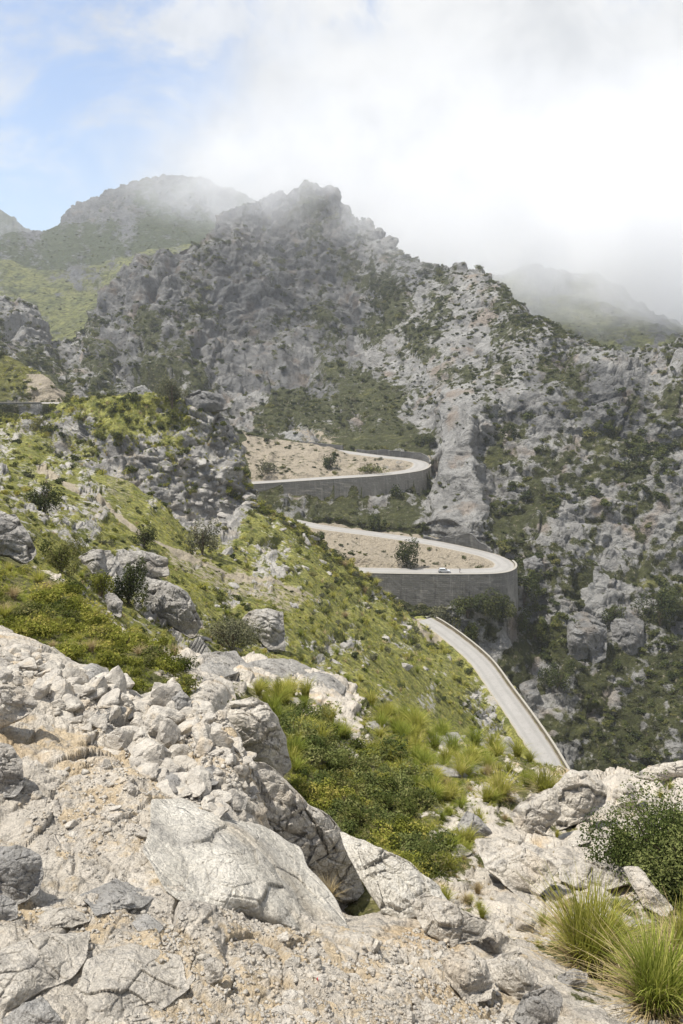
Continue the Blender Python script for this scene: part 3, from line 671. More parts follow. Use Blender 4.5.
def build_wall(name, label, cat, L, side, off, i0, i1, top, depth, thick, mat, cope=True, seed=0):
    i0, i1 = min(i0, i1), max(i0, i1)
    root = thing(name, label, cat, tuple(L[(i0 + i1) // 2]))
    ps = [wall_strip(L, side, off, i0, i1, top, depth, thick, mat, root, 'masonry_face', seed=seed)]
    if cope: ps.append(coping(L, side, off, i0, i1, float(np.max(top)), thick, M_cope, root))
    at_root(root, ps); return root
n1, n2 = len(R1), len(R2)
build_wall('retaining_wall', 'pale streaked masonry wall holding up the upper hairpin bend', 'wall', R1, -1, 4.1, idx_px(R1, 423, 'far'), n1 - 1, .28, 11, .6, M_wall1, seed=1)
build_wall('retaining_wall', 'tall dark grey masonry wall below the lower hairpin where a car drives', 'wall', R2, -1, 3.7, idx_px(R2, 502, 'far'), n2 - 1, .28, 15, .6, M_wall2, seed=2)
build_wall('retaining_wall', 'low dark wall behind the far arm of the upper hairpin, at its left end', 'wall', R1, -1, 4.6, idx_px(R1, 262, 'far'), idx_px(R1, 338, 'far'), np.concatenate([np.linspace(1.2, 3.6, 30), np.full(500, 3.6)])[:abs(idx_px(R1, 338, 'far') - idx_px(R1, 262, 'far')) + 1], 1.0, -.7, M_wallc, cope=False, seed=3)
q = idx_px(R1, 424, 'far') - idx_px(R1, 352, 'far') + 1
build_wall('retaining_wall', 'dark curved wall behind the upper hairpin under a green slope', 'wall', R1, -1, 4.6, idx_px(R1, 352, 'far'), idx_px(R1, 424, 'far'), 1.0 + 2.4 * np.sin(np.linspace(.1, 2.8, q)) + .8 * perlin(np.c_[np.arange(q) * .9, np.zeros(q), np.zeros(q)], 5), 1.0, -.7, M_wallc, cope=False, seed=4)
q = idx_px(R2, 486, 'far') - idx_px(R2, 418, 'far') + 1
build_wall('retaining_wall', 'dark grey wall at the foot of the bare scree rib above the lower hairpin', 'wall', R2, -1, 4.4, idx_px(R2, 418, 'far'), idx_px(R2, 486, 'far'), 1.0 + 3.9 * sstep(0, 14, np.arange(q)) * sstep(0, 10, q - np.arange(q)) + 1.5 * perlin(np.c_[np.arange(q) * .9, np.zeros(q), np.zeros(q) + 5], 2.6), 1.0, -.8, M_wallc, cope=False, seed=5)
X4 = project(R4)[0]
build_wall('retaining_wall', 'grey masonry wall under the short piece of road at the left edge', 'wall', R4, 1, 3.1, 0, int(np.argmin(abs(X4 - 46))), .35, 4.6, .5, M_wall2, seed=6)
build_wall('parapet', 'low yellowish stone parapet along the valley road', 'parapet', R3, -1, 3.1, 4, len(R3) - 1, .75, 3.0, .4, M_parap, seed=7)

# drain hole in the big wall: a dark stone spout
# ------------------------------------------------------------------ car and walker on the lower hairpin
def car():
    i = idx_px(R2, 444, 'near'); T, Rr = line_frame(R2)
    p = R2[i] + Rr[i] * -1.1; p[2] = R2[i][2] + .03
    root = thing('car', 'silver hatchback driving on the lower hairpin above the grey wall', 'car', tuple(p))
    root.rotation_euler.z = math.atan2(-T[i][1], -T[i][0])
    paint = plain('silver_paint', (.62, .64, .66), .3, .6, .3); glass = plain('car_glass', (.03, .035, .04), .1, .7)
    tyre = plain('tyre_rubber', (.02, .02, .02), .85, .2); rim = plain('alloy', (.5, .5, .5), .35, .5, .6)
    lamp = plain('headlight_glass', (.75, .75, .7), .2, .6); red = plain('tail_light_plastic', (.4, .02, .02), .3, .5)
    def hull(prof, widths, name, mat, bev=.05):
        bm = bmesh.new(); rings = []
        for (x, z), wd in zip(prof, widths): rings.append([bm.verts.new((x, s * wd, z)) for s in (-1, 1)])
        n = len(rings)
        for k in range(n):
            a, b = rings[k], rings[(k + 1) % n]; bm.faces.new((a[0], b[0], b[1], a[1]))
        bm.faces.new([r[0] for r in rings][::-1]); bm.faces.new([r[1] for r in rings])
        bmesh.ops.recalc_face_normals(bm, faces=bm.faces[:])
        return bm_obj(name, bm, mat, root, bevel=bev)
    hull([(-2.05, .3), (-2.1, .6), (-2.0, .92), (-1.0, .96), (.9, .94), (1.75, .82), (2.08, .66), (2.1, .32), (1.7, .22), (-1.7, .22)],
         [.80, .84, .84, .86, .86, .82, .78, .78, .82, .82], 'body', paint)
    hull([(-1.95, .955), (-1.6, 1.36), (-1.2, 1.47), (.1, 1.47), (.35, 1.42), (1.05, .945)], [.78, .66, .62, .62, .63, .76], 'cabin', paint, .03)
    for s in (-1, 1):
        bm = bmesh.new()
        pts = [(-1.62, .99), (-1.42, 1.33), (.2, 1.37), (.82, .98)]
        lo_ = [bm.verts.new((x, s * (.80 - (z - .95) * .31), z)) for x, z in pts]; hi_ = [bm.verts.new((x, s * (.765 - (z - .95) * .31), z)) for x, z in pts]
        bm.faces.new(lo_); bm.faces.new(hi_[::-1])
        for k in range(4): bm.faces.new((lo_[k], lo_[(k + 1) % 4], hi_[(k + 1) % 4], hi_[k]))
        bmesh.ops.recalc_face_normals(bm, faces=bm.faces[:]); bm_obj('side_window', bm, glass, root)
        bm = bmesh.new(); box_mesh(bm, (2.04, s * .58, .66), (.12, .32, .14)); bm_obj('headlight', bm, lamp, root, bevel=.02)
        bm = bmesh.new(); box_mesh(bm, (-2.05, s * .66, .78), (.1, .22, .22)); bm_obj('tail_light', bm, red, root, bevel=.02)
        bm = bmesh.new(); box_mesh(bm, (.72, s * .93, 1.0), (.12, .18, .12)); bm_obj('mirror', bm, paint, root, bevel=.02)
        for x in (-1.28, 1.3):
            bm = bmesh.new(); bmesh.ops.create_cone(bm, cap_ends=True, segments=24, radius1=.32, radius2=.32, depth=.2)
            bmesh.ops.transform(bm, matrix=Matrix.Translation((x, s * .78, .32)) @ Matrix.Rotation(math.pi / 2, 4, 'X'), verts=bm.verts[:])
            wh = bm_obj('wheel', bm, tyre, root, bevel=.03)
            bm = bmesh.new(); bmesh.ops.create_cone(bm, cap_ends=True, segments=16, radius1=.2, radius2=.18, depth=.04)
            bmesh.ops.transform(bm, matrix=Matrix.Translation((x, s * .895, .32)) @ Matrix.Rotation(math.pi / 2 * -s, 4, 'X'), verts=bm.verts[:])
            bm_obj('rim', bm, rim, wh)
    for prof in ([(1.0, 1.0), (.42, 1.40)], [(-1.90, 1.0), (-1.62, 1.33)]):
        bm = bmesh.new(); (x0, z0), (x1, z1) = prof; d = .03 if x0 > 0 else -.03
        a = [bm.verts.new(q) for q in ((x0 + d, -.70, z0), (x0 + d, .70, z0), (x1 + d, .60, z1), (x1 + d, -.60, z1))]
        b = [bm.verts.new((v.co.x - 2 * d, v.co.y, v.co.z)) for v in a]
        bm.faces.new(a); bm.faces.new(b[::-1])
        for k in range(4): bm.faces.new((a[k], a[(k + 1) % 4], b[(k + 1) % 4], b[k]))
        bmesh.ops.recalc_face_normals(bm, faces=bm.faces[:]); bm_obj('windscreen' if x0 > 0 else 'rear_window', bm, glass, root)
car()

def walker():
    i = idx_px(R2, 461, 'near'); T, Rr = line_frame(R2)
    p = R2[i] + Rr[i] * -1.6; p[2] = R2[i][2] + .02
    root = thing('person', 'person in dark clothes walking on the road to the right of the silver car', 'person', tuple(p))
    root.rotation_euler.z = math.radians(100)
    J = dict(pel=(0, 0, .95), ch=(0, .02, 1.28), ne=(0, .03, 1.47), hd=(0, .05, 1.62), top=(0, .04, 1.74),
             lh=(-.1, 0, .9), lk=(-.11, .2, .5), la=(-.11, .12, .09), lt=(-.11, .3, .04), rh=(.1, 0, .9), rk=(.11, .0, .48), ra=(.11, -.22, .1), rt=(.11, -.06, .04),
             ls=(-.19, .02, 1.4), le=(-.24, -.1, 1.12), lw=(-.23, .02, .88), lf=(-.22, .07, .78), rs=(.19, .02, 1.4), re=(.24, .06, 1.12), rw=(.22, .2, .92), rf=(.2, .26, .84))
    Rd = dict(pel=.14, ch=.155, ne=.06, hd=.1, top=.07, lh=.09, lk=.062, la=.045, lt=.035, rh=.09, rk=.062, ra=.045, rt=.035, ls=.06, le=.042, lw=.032, lf=.03, rs=.06, re=.042, rw=.032, rf=.03)
    E = ['pel-ch', 'ch-ne', 'ne-hd', 'hd-top', 'pel-lh', 'lh-lk', 'lk-la', 'la-lt', 'pel-rh', 'rh-rk', 'rk-ra', 'ra-rt', 'ch-ls', 'ls-le', 'le-lw', 'lw-lf', 'ch-rs', 'rs-re', 're-rw', 'rw-rf']
    ks = list(J); me = bpy.data.meshes.new('body')
    me.from_pydata([J[k] for k in ks], [tuple(ks.index(q) for q in e.split('-')) for e in E], [])
    o = link('body', me, root); md = o.modifiers.new('skin', 'SKIN')
    for k, sv in zip(ks, me.skin_vertices[0].data): sv.radius = (Rd[k], Rd[k]); sv.use_root = (k == 'pel')
    o.modifiers.new('sub', 'SUBSURF').levels = 1; o.modifiers['sub'].render_levels = 1
    m, t, out = new_mat('walker_clothes'); z = t.node('ShaderNodeSeparateXYZ'); t.l.new(coords(t, False), z.inputs[0])
    c = t.mix(t.mapr(z.outputs[2], .93, .95, smooth=False), (.09, .08, .08), (.05, .045, .05))
    c = t.mix(t.mapr(z.outputs[2], 1.47, 1.49, smooth=False), c, (.45, .28, .2))
    c = t.mix(t.mapr(z.outputs[2], .5, .48, smooth=False), c, (.35, .2, .15))
    principled(t, out, c, .8); me.materials.append(m)
    bm = bmesh.new(); bmesh.ops.create_icosphere(bm, subdivisions=2, radius=.115)
    for v in bm.verts: v.co.z = max(v.co.z, -.01 if v.co.y > -.02 else -.09)
    bmesh.ops.translate(bm, vec=(0, .035, 1.66), verts=bm.verts[:])
    bm_obj('hair', bm, plain('dark_hair', (.03, .022, .018), .7), root, smooth=True)
walker()

# ------------------------------------------------------------------ rocks
def ico(sub):
    bm = bmesh.new(); bmesh.ops.create_icosphere(bm, subdivisions=sub, radius=1.0)
    V = np.array([v.co[:] for v in bm.verts]); F = np.array([[v.index for v in f.verts] for f in bm.faces]); bm.free(); return V, F

def rock_shape(sub, seed, planes=13, squash=(1, .85, .65), rough=.06, k=36):
    g = np.random.default_rng(seed); V, F = ico(sub)
    n = g.normal(size=(planes, 3)); n /= np.linalg.norm(n, axis=1)[:, None]; d = g.uniform(.55, 1.0, planes)
    q = np.clip(V @ n.T, .02, None) / d
    r = (q ** k).sum(1) ** (-1 / k); r = np.minimum(r, 1.35)
    X = V * r[:, None]
    o = g.uniform(-50, 50, 3)
    for s, a in ((1.0, .9), (.5, 1), (.25, 1), (.12, .9), (.06, .8)):
        if sub < 4 and s < .2: break
        X = X + V * (s * rough * a * (1.1 * (np.abs(perlin(X + o, s, 1)) - .25) - .5 * (np.abs(perlin(X + o, s * .8, 9)) - .25)))[:, None]
    X *= np.array(squash)
    X[:, 2] -= X[:, 2].min(); return X, F

def softmin(A, k): return -np.log(np.exp(-k * A).sum(0)) / k

def outline_rock(label, poly, h=.5, mode='ground', mat=None, seed=0, facets=8, rough=.10, lo=None, hi=None, name='boulder', cat='rock', up=.35, Y=None, back=.5, lift=0.0, fa=1.0, kx=0.0, ky=.75):
    g = np.random.default_rng(seed + 500)
    poly = np.asarray(poly, float); n = len(poly)
    a = poly; b = np.roll(poly, -1, 0); cr = a[:, 0] * b[:, 1] - b[:, 0] * a[:, 1]; A = cr.sum() / 2
    c = ((a + b) * cr[:, None]).sum(0) / (6 * A); A = abs(A)
    per = np.linalg.norm(b - a, axis=1).sum()
    nth = int(np.clip(per / .9, 60, 420)); rm = math.sqrt(A / math.pi); nr = int(np.clip(rm / .8, 12, 90))
    th = np.arange(nth) / nth * 2 * math.pi; R = np.zeros(nth)
    for i, t_ in enumerate(th):
        dx, dy = math.cos(t_), math.sin(t_); best = []
        for j in range(n):
            e = b[j] - a[j]; den = dx * e[1] - dy * e[0]
            if abs(den) < 1e-9: continue
            w = a[j] - c; tt = (w[0] * e[1] - w[1] * e[0]) / den; uu = (w[0] * dy - w[1] * dx) / den
            if tt > 0 and -1e-9 <= uu <= 1 + 1e-9: best.append(tt)
        R[i] = max(best) if best else rm
    for _ in range(2): R = .25 * np.roll(R, 1) + .5 * R + .25 * np.roll(R, -1)
    dirs = np.stack([np.cos(th), np.sin(th)], 1)
    jn = perlin(np.concatenate([dirs * R[:, None], np.full((nth, 1), seed * 3.3)], 1), max(rm * .35, 2), 2)
    R = R * (1 + .055 * jn)
    rho = np.linspace(0, 1, nr + 1)[1:] ** .85
    pixs = c + rho[:, None, None] * (dirs * R[:, None])[None]                     # nr,nth,2
    # base surface
    if mode == 'ground':
        S = [(px, py) for px, py in list(poly * .8 + c * .2) + list(poly * .45 + c * .55) + [c] if -140 < px < 825]
        G = np.array([ground(px, py, lo, hi) for px, py in S]); S = np.array(S)
        M_ = np.c_[np.ones(len(S)), S[:, 0] - c[0], S[:, 1] - c[1]]
        iy = 1 / G[:, 1]; med = np.median(iy); wt = 1 / (1 + ((iy / med - 1) / .08) ** 2)
        co_ = np.linalg.lstsq(M_ * wt[:, None], iy * wt, rcond=None)[0]
        slope = co_[2] / co_[0]
        co_[2] = np.clip(slope, .0, .006) * co_[0]; co_[1] = np.clip(co_[1] / co_[0], -.003, .003) * co_[0]
        fy = lambda q: 1 / np.maximum(co_[0] + co_[1] * (q[..., 0] - c[0]) + co_[2] * (q[..., 1] - c[1]), co_[0] * .5)
    else:
        by = poly[:, 1].max(); Yb = Y or float(np.median([ground(c[0] + dx_, by - 1, lo, hi)[1] for dx_ in (-3, 0, 3)]))
        fy = lambda q: Yb + (by - q[..., 1]) * Yb / FPX * ky + (q[..., 0] - c[0]) * Yb / FPX * kx
    base = at(pixs[..., 0], pixs[..., 1], fy(pixs)); cen = at(c[0], c[1], fy(c))
    size = math.sqrt(A) * float(cen[1]) / FPX
    vd = -cen / np.linalg.norm(cen); nd = vd * (1 - up) + np.array([0, 0, up]); nd /= np.linalg.norm(nd)
    uv = (pixs - c) / (R.max() * .5 + rm * .5)
    gk = g.uniform(0, 2 * math.pi, facets) + 0; gk = np.linspace(0, 2 * math.pi, facets, endpoint=False) + g.uniform(-.5, .5, facets)
    sl_ = g.uniform(.55, 1.7, facets); ck = g.uniform(.75, 1.25, facets); base = base + nd * size * lift
    pl = [c_ - s_ * (uv[..., 0] * math.cos(t_) + uv[..., 1] * math.sin(t_)) for c_, s_, t_ in zip(ck, sl_, gk)]
    pl.append(.62 + .25 * (uv[..., 0] * g.normal() * .5 - uv[..., 1] * .6))
    f = np.clip(softmin(np.array(pl), 14), 0, None) * (1 - rho[:, None] ** 6) 
    Pp = base + nd * (size * h * f)[..., None]
    q = Pp.reshape(-1, 3); o = g.uniform(-30, 30, 3); dn = 0; bed = np.array([.3 + .15 * g.normal(), .15 * g.normal(), .93])
    for s in (.6, .34, .19, .1, .055, .03, .016):
        wl = s * size
        if wl < 1.6 * float(cen[1]) / FPX: break
        an, bn = perlin(q + o, wl, 3), perlin(q + o, wl * np.array([1.3, 1.3, .5]), 7)
        hh = (q @ bed) / (wl * .6) + .22 * bn; fr = hh - np.floor(hh)
        ledge = (.5 - np.where(fr < .8, fr / .8, (1 - fr) / .2)) * sstep(-.05, .4, an)
        fal = (1.0 if s > .25 else (.85 if s > .08 else .6)) * (1 if mode == 'stand' else .75)
        dn = dn + fal * wl * rough * (1.5 * (np.abs(an) - .28) + 1.1 * (.28 - np.abs(bn)) + .9 * ledge) - wl * .10 * (1 - sstep(0, .07, np.abs(perlin(q + o, wl * 1.25, 13)))) * sstep(-.1, .3, bn) * (1 if s > .05 else 0)
    dn = dn * .55 * fa
    for k_, s in enumerate((.62, .30, .15, .075)):
        wl = s * size
        if wl < 5 * float(cen[1]) / FPX: break
        hf, cf = facet(q + o + (perlin(q + o, wl * 1.7, 21) * wl * .2)[:, None], wl, k_ + seed)
        dn = dn + wl * fa * (hf * (.20 if mode == 'stand' else .16) - cf * .06)
    dn = np.reshape(dn, f.shape) * (1 - .75 * rho[:, None] ** 10)
    Pp = Pp + nd * dn[..., None]
    # the far half
    nb = 10; rb = np.linspace(1, 0, nb + 1)[1:-1]
    pb = c + rb[:, None, None] * (dirs * R[:, None])[None]
    Bk = at(pb[..., 0], pb[..., 1], fy(pb)) - nd * (size * back * np.sqrt(1 - rb ** 2))[:, None, None]
    ctop = Pp[0].mean(0); cb = Bk[-1].mean(0)
    V = np.concatenate([Pp.reshape(-1, 3), Bk.reshape(-1, 3), [ctop], [cb]])
    T_ = nr + nb - 1
    F = grid_faces(T_, nth, True)
    k0, k1 = T_ * nth, T_ * nth + 1; j = np.arange(nth); j1 = (j + 1) % nth
    tri = np.concatenate([np.stack([np.full(nth, k0), j1, j], 1), np.stack([np.full(nth, k1), (T_ - 1) * nth + j, (T_ - 1) * nth + j1], 1)])
    org = np.array([cen[0], cen[1], V[:, 2].min()])
    me = mesh_np(name, V - org, [F[:, ::-1], tri[:, ::-1]], None, True, [mat or M_rock])
    bm = bmesh.new(); bm.from_mesh(me); bmesh.ops.recalc_face_normals(bm, faces=bm.faces[:]); bm.to_mesh(me); bm.free()
    return tag(link(name, me, loc=org), label, cat)
ROCKS = [
 # foreground left
 ('pale slab jutting over a dark hollow at the left edge', [(-30,690),(-8,687),(18,687),(32,696),(39,705),(26,716),(12,723),(-8,731),(-30,738)], .55, 'stand', M_rock),
 ('rounded pale boulder in shade beneath the jutting slab', [(-25,742),(-6,741),(12,746),(22,760),(24,784),(15,798),(0,797),(-25,795)], .5, 'stand', M_rock2),
 ('long sloping block at the left edge above the jutting slab', [(-25,640),(-8,643),(18,660),(35,674),(18,681),(-8,676),(-25,670)], .5, 'ground', M_rock),
 ('blocky rock at the top of the rubble just under the leafy thicket', [(79,670),(91,664),(108,669),(112,680),(97,686),(82,682)], .6, 'ground', M_rock2),
 ('flat angular rock in the rubble left of the blocky one', [(54,680),(70,673),(84,682),(79,692),(60,694)], .5, 'ground', M_rock),
 ('flat grey stone lying in the middle of the rubble field', [(96,712),(112,707),(129,708),(136,717),(114,725),(98,721)], .45, 'ground', M_rock2),
 ('upright tilted flake standing in the rubble', [(131,738),(141,726),(152,742),(150,757),(135,750)], .6, 'stand', M_rock),
 ('pair-sized rounded grey rock at the lower rim of the rubble', [(155,770),(170,763),(182,771),(191,784),(176,794),(163,788)], .6, 'ground', M_rock2),
 ('small rounded white stone alone on the tan slab', [(123,786),(130,782),(139,787),(137,796),(126,797)], .7, 'stand', M_rock),
 ('rounded pale hump at the upper right of the rubble', [(135,697),(152,692),(171,701),(165,715),(143,710)], .55, 'ground', M_rock),
 ('dark-shaded chunk resting on stones beside the rounded hump', [(170,699),(182,690),(192,700),(190,716),(176,716)], .6, 'stand', M_rock2),
 ('grey cobble-like block in the rubble near the cleft', [(196,768),(214,762),(224,774),(216,786),(200,784)], .6, 'ground', M_rock2),
 ('long low stone lying across the lower rubble', [(206,792),(228,784),(248,796),(246,812),(222,810)], .5, 'ground', M_rock),
 ('lumpy outcrop knob at the top of the cleft, left of the big knob', [(192,682),(211,674),(232,683),(237,700),(226,713),(206,719),(190,703)], .7, 'ground', M_rock),
 ('big rugged outcrop knob overhanging the green meadow', [(228,702),(251,696),(268,703),(279,720),(287,741),(291,768),(281,781),(261,768),(242,756),(223,736),(217,718)], .75, 'stand', M_rock),
 ('long grey shaded rock wall dropping into the cleft', [(246,759),(264,764),(287,780),(310,806),(330,816),(344,837),(356,866),(366,900),(360,945),(335,948),(312,915),(298,886),(284,862),(266,836),(252,803)], .5, 'stand', M_rock),
 ('huge smooth pale slab in the foreground', [(150,800),(180,798),(217,816),(261,827),(298,848),(309,869),(338,904),(348,934),(337,950),(302,942),(268,926),(240,914),(218,912),(192,907),(166,893),(146,855)], .34, 'ground', M_slab),
 ('pale ridge slab running down from the cleft toward the right', [(338,830),(372,844),(410,864),(440,886),(450,905),(425,914),(405,919),(382,914),(368,892),(354,868)], .5, 'ground', M_slab),
 ('dark grey-blue boulder at the left edge low down', [(-20,852),(0,847),(21,845),(40,855),(45,873),(36,895),(18,905),(-8,897),(-20,890)], .6, 'stand', M_rock2),
 ('wedge-shaped rock with dark underside on the gravel', [(80,896),(105,885),(116,878),(133,883),(156,899),(142,909),(116,911),(97,917)], .55, 'ground', M_rock2),
 ('small dark stone just below the wedge-shaped rock', [(126,914),(148,914),(164,927),(158,937),(137,931)], .6, 'ground', M_rock2),
 ('flat half-buried stone left of the wedge-shaped rock', [(34,916),(63,907),(99,919),(72,928),(39,928)], .4, 'ground', M_rock),
 ('broad flat slab with a dark overhang in the lower left corner', [(-25,966),(-8,958),(21,943),(46,935),(90,934),(88,960),(72,980),(42,993),(21,1005),(-8,1025),(-25,1030)], .45, 'ground', M_rock),
 ('grey rock in shade under the corner slab', [(2,1018),(22,1004),(42,996),(64,1022),(52,1040),(10,1045)], .5, 'stand', M_rock2),
 ('small upright stone half sunk in the bottom gravel', [(203,961),(212,957),(222,961),(223,978),(207,988)], .6, 'stand', M_rock),
 ('small grey rock at the left edge under the grey-blue boulder', [(-15,896),(2,894),(17,902),(18,918),(0,924),(-15,920)], .5, 'stand', M_rock2),
 ('low tan slab across the bottom edge, left of centre', [(88,962),(130,945),(180,958),(190,990),(150,1020),(95,1030),(72,1000)], .25, 'ground', M_rock),
 # bottom middle and right
 ('cracked pale rock mass above the bottom cluster', [(408,900),(426,893),(446,899),(474,918),(494,923),(480,938),(451,947),(424,932)], .55, 'ground', M_rock),
 ('bluish white rock at the head of the bottom cluster', [(468,941),(484,930),(503,933),(522,949),(503,956),(478,951)], .65, 'ground', M_rock),
 ('tall pale rock with a shaded face at the centre of the bottom cluster', [(441,958),(466,948),(486,961),(494,984),(492,1000),(466,1004),(446,978)], .65, 'ground', M_rock),
 ('white knobbly rock right of centre in the bottom cluster', [(484,962),(509,951),(529,961),(538,977),(533,998),(516,999),(497,986)], .7, 'ground', M_rock),
 ('lowest rock of the bottom cluster, cut by the frame', [(524,994),(551,984),(563,996),(557,1024),(536,1034),(512,1018)], .6, 'ground', M_rock2),
 ('round white stone beside dry grass', [(514,919),(527,909),(537,918),(533,933),(516,931)], .7, 'stand', M_rock),
 ('small stone between the white stone and the big tussock', [(538,940),(553,933),(558,944),(547,950)], .6, 'ground', M_rock),
 ('squat grey stone at the foot of the big tussock', [(556,977),(574,968),(588,973),(587,987),(566,990)], .6, 'ground', M_rock2),
 # right middle ground
 ('small dark pointed rock standing in the meadow grass', [(457,826),(466,810),(478,816),(493,833),(480,840),(462,839)], .6, 'stand', M_rock2),
 ('left block of the stacked boulders near the road, with a shaded foot', [(509,814),(520,803),(536,793),(556,787),(561,815),(541,838),(520,836)], .6, 'stand', M_rock),
 ('broad top block of the stacked boulders near the road', [(551,789),(570,770),(589,771),(606,787),(607,804),(584,821),(556,831)], .6, 'stand', M_rock),
 ('square boulder right of the stacked boulders', [(613,789),(636,781),(645,794),(629,811),(611,803)], .6, 'stand', M_rock),
 ('long pale rock at the right edge above the dark bush', [(630,776),(651,766),(700,758),(700,776),(655,781)], .5, 'stand', M_rock),
 ('flat stone tucked under the stacked boulders', [(557,835),(586,829),(591,842),(562,851)], .5, 'ground', M_rock),
 ('cracked flat outcrop below the stacked boulders', [(474,840),(505,836),(543,848),(562,861),(550,886),(535,898),(520,900),(506,885),(484,866)], .35, 'ground', M_rock),
 ('pale ledge between the flat outcrop and the dark bush', [(554,858),(595,861),(628,868),(643,880),(605,890),(575,887),(560,880)], .35, 'ground', M_rock),
 ('row-ending ledge running into the big tussock', [(622,866),(640,867),(657,890),(674,908),(666,919),(643,906)], .4, 'ground', M_rock),
 ('little pale ledge at the left end of the flat outcrop', [(441,848),(462,844),(473,853),(455,861)], .4, 'ground', M_rock),
 ('pale flat rock in the upper meadow', [(425,740),(442,733),(458,733),(466,747),(437,752)], .4, 'ground', M_rockfar),
 ('long flat rock across the meadow grass', [(424,768),(444,762),(464,762),(498,772),(480,779),(450,778)], .4, 'ground', M_rockfar),
 ('pale rock on the meadow crest left of the road', [(483,741),(500,736),(511,738),(521,755),(495,757)], .45, 'ground', M_rockfar),
 ('small pale stone in the grass right of the rock band', [(362,724),(376,721),(386,724),(382,732),(366,732)], .5, 'ground', M_rockfar),
 # left middle ground
 ('bright white boulder at the left edge on the green slope', [(-25,508),(-8,510),(16,514),(29,534),(38,555),(24,564),(10,556),(-8,552),(-25,548)], .6, 'stand', M_rockfar),
 ('upper left block of the rock crag on the green slope', [(79,556),(92,549),(110,550),(115,564),(101,578),(76,576)], .6, 'stand', M_rockfar),
 ('upper right block of the rock crag on the green slope', [(117,554),(142,550),(168,558),(170,575),(148,578),(128,575)], .6, 'stand', M_rockfar),
 ('stepped lower block of the rock crag, ending in a cliff', [(152,578),(170,582),(188,592),(204,627),(191,638),(161,620),(143,603)], .6, 'stand', M_rockfar),
 ('narrow pale rock left of the round dark bush', [(104,594),(114,593),(123,602),(121,619),(108,611)], .6, 'stand', M_rockfar),
 ('pointed rock with a dark right face beside the grey-green bush', [(241,619),(250,611),(263,608),(283,612),(286,652),(268,650),(255,634)], .65, 'stand', M_rockfar),
 ('left slab of the pale rock band in the middle', [(176,666),(205,654),(236,652),(250,668),(222,680),(190,678)], .35, 'ground', M_rockfar),
 ('centre slab of the pale rock band in the middle', [(238,668),(262,660),(292,660),(322,674),(296,686),(262,684)], .35, 'ground', M_rockfar),
 ('right slab of the pale rock band in the middle', [(300,676),(322,672),(347,680),(344,696),(318,696)], .35, 'ground', M_rockfar),
 ('grey block crowning the crag with the lone tree', [(184,397),(198,390),(222,394),(229,408),(206,413),(187,409)], .6, 'stand', M_rockfar),
 # gorge on the right
 ('large smooth lump standing out in the gorge wall', [(610,622),(626,610),(644,622),(644,650),(630,658),(613,643)], .7, 'stand', M_rockfar),
 ('craggy pillar left of the large smooth lump', [(567,619),(584,610),(606,625),(607,659),(588,667),(565,669)], .6, 'stand', M_rockfar),
 ('grey rounded rock hugging the outside of the valley road', [(518,684),(533,679),(543,700),(541,717),(527,708)], .6, 'stand', M_rockfar),
 ('rounded grey crag low in the gorge', [(552,713),(575,699),(589,708),(586,737),(570,747),(555,731)], .6, 'stand', M_rockfar),
 ('pale rock just right of the lower hairpin', [(522,560),(536,555),(556,566),(553,578),(527,576)], .6, 'stand', M_rockfar),
]
for k, (lb, poly, h, mode, mat) in enumerate(ROCKS):
    my = max(p[1] for p in poly); mx = sum(p[0] for p in poly) / len(poly)
    lo_, hi_ = None, None
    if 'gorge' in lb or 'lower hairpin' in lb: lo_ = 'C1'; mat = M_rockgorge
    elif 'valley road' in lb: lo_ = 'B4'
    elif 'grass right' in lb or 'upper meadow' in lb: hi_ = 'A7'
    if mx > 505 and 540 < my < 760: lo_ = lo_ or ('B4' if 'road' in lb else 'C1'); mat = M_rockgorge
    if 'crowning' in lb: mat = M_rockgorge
    if mode == 'ground': h *= 1.25
    kyv = None
    if 'bottom cluster' in lb or 'tussock' in lb: mode, kyv = 'stand', 1.0
    elif 'outcrop below' in lb or 'ledge' in lb.split(',')[0] or 'ridge slab' in lb: mode, kyv = 'stand', 1.5
    kw = dict(kx=.9, ky=.35, up=.15, Y=9.3) if 'cleft' in lb and 'wall' in lb else (dict(kx=.5, ky=.6) if 'big rugged' in lb else {})
    if 'huge' in lb: kw = dict(fa=.40, facets=5); h *= 1.25
    elif 'corner' in lb or 'low tan slab' in lb: kw = dict(fa=.6, facets=6)
    if kyv: kw = dict(ky=kyv, up=.45)
    outline_rock(lb, poly, h, mode, mat, seed=k, lo=lo_, hi=hi_, lift=(0 if mode == 'stand' else (.06 if 'huge' in lb or 'ridge slab' in lb else .10)), **kw)

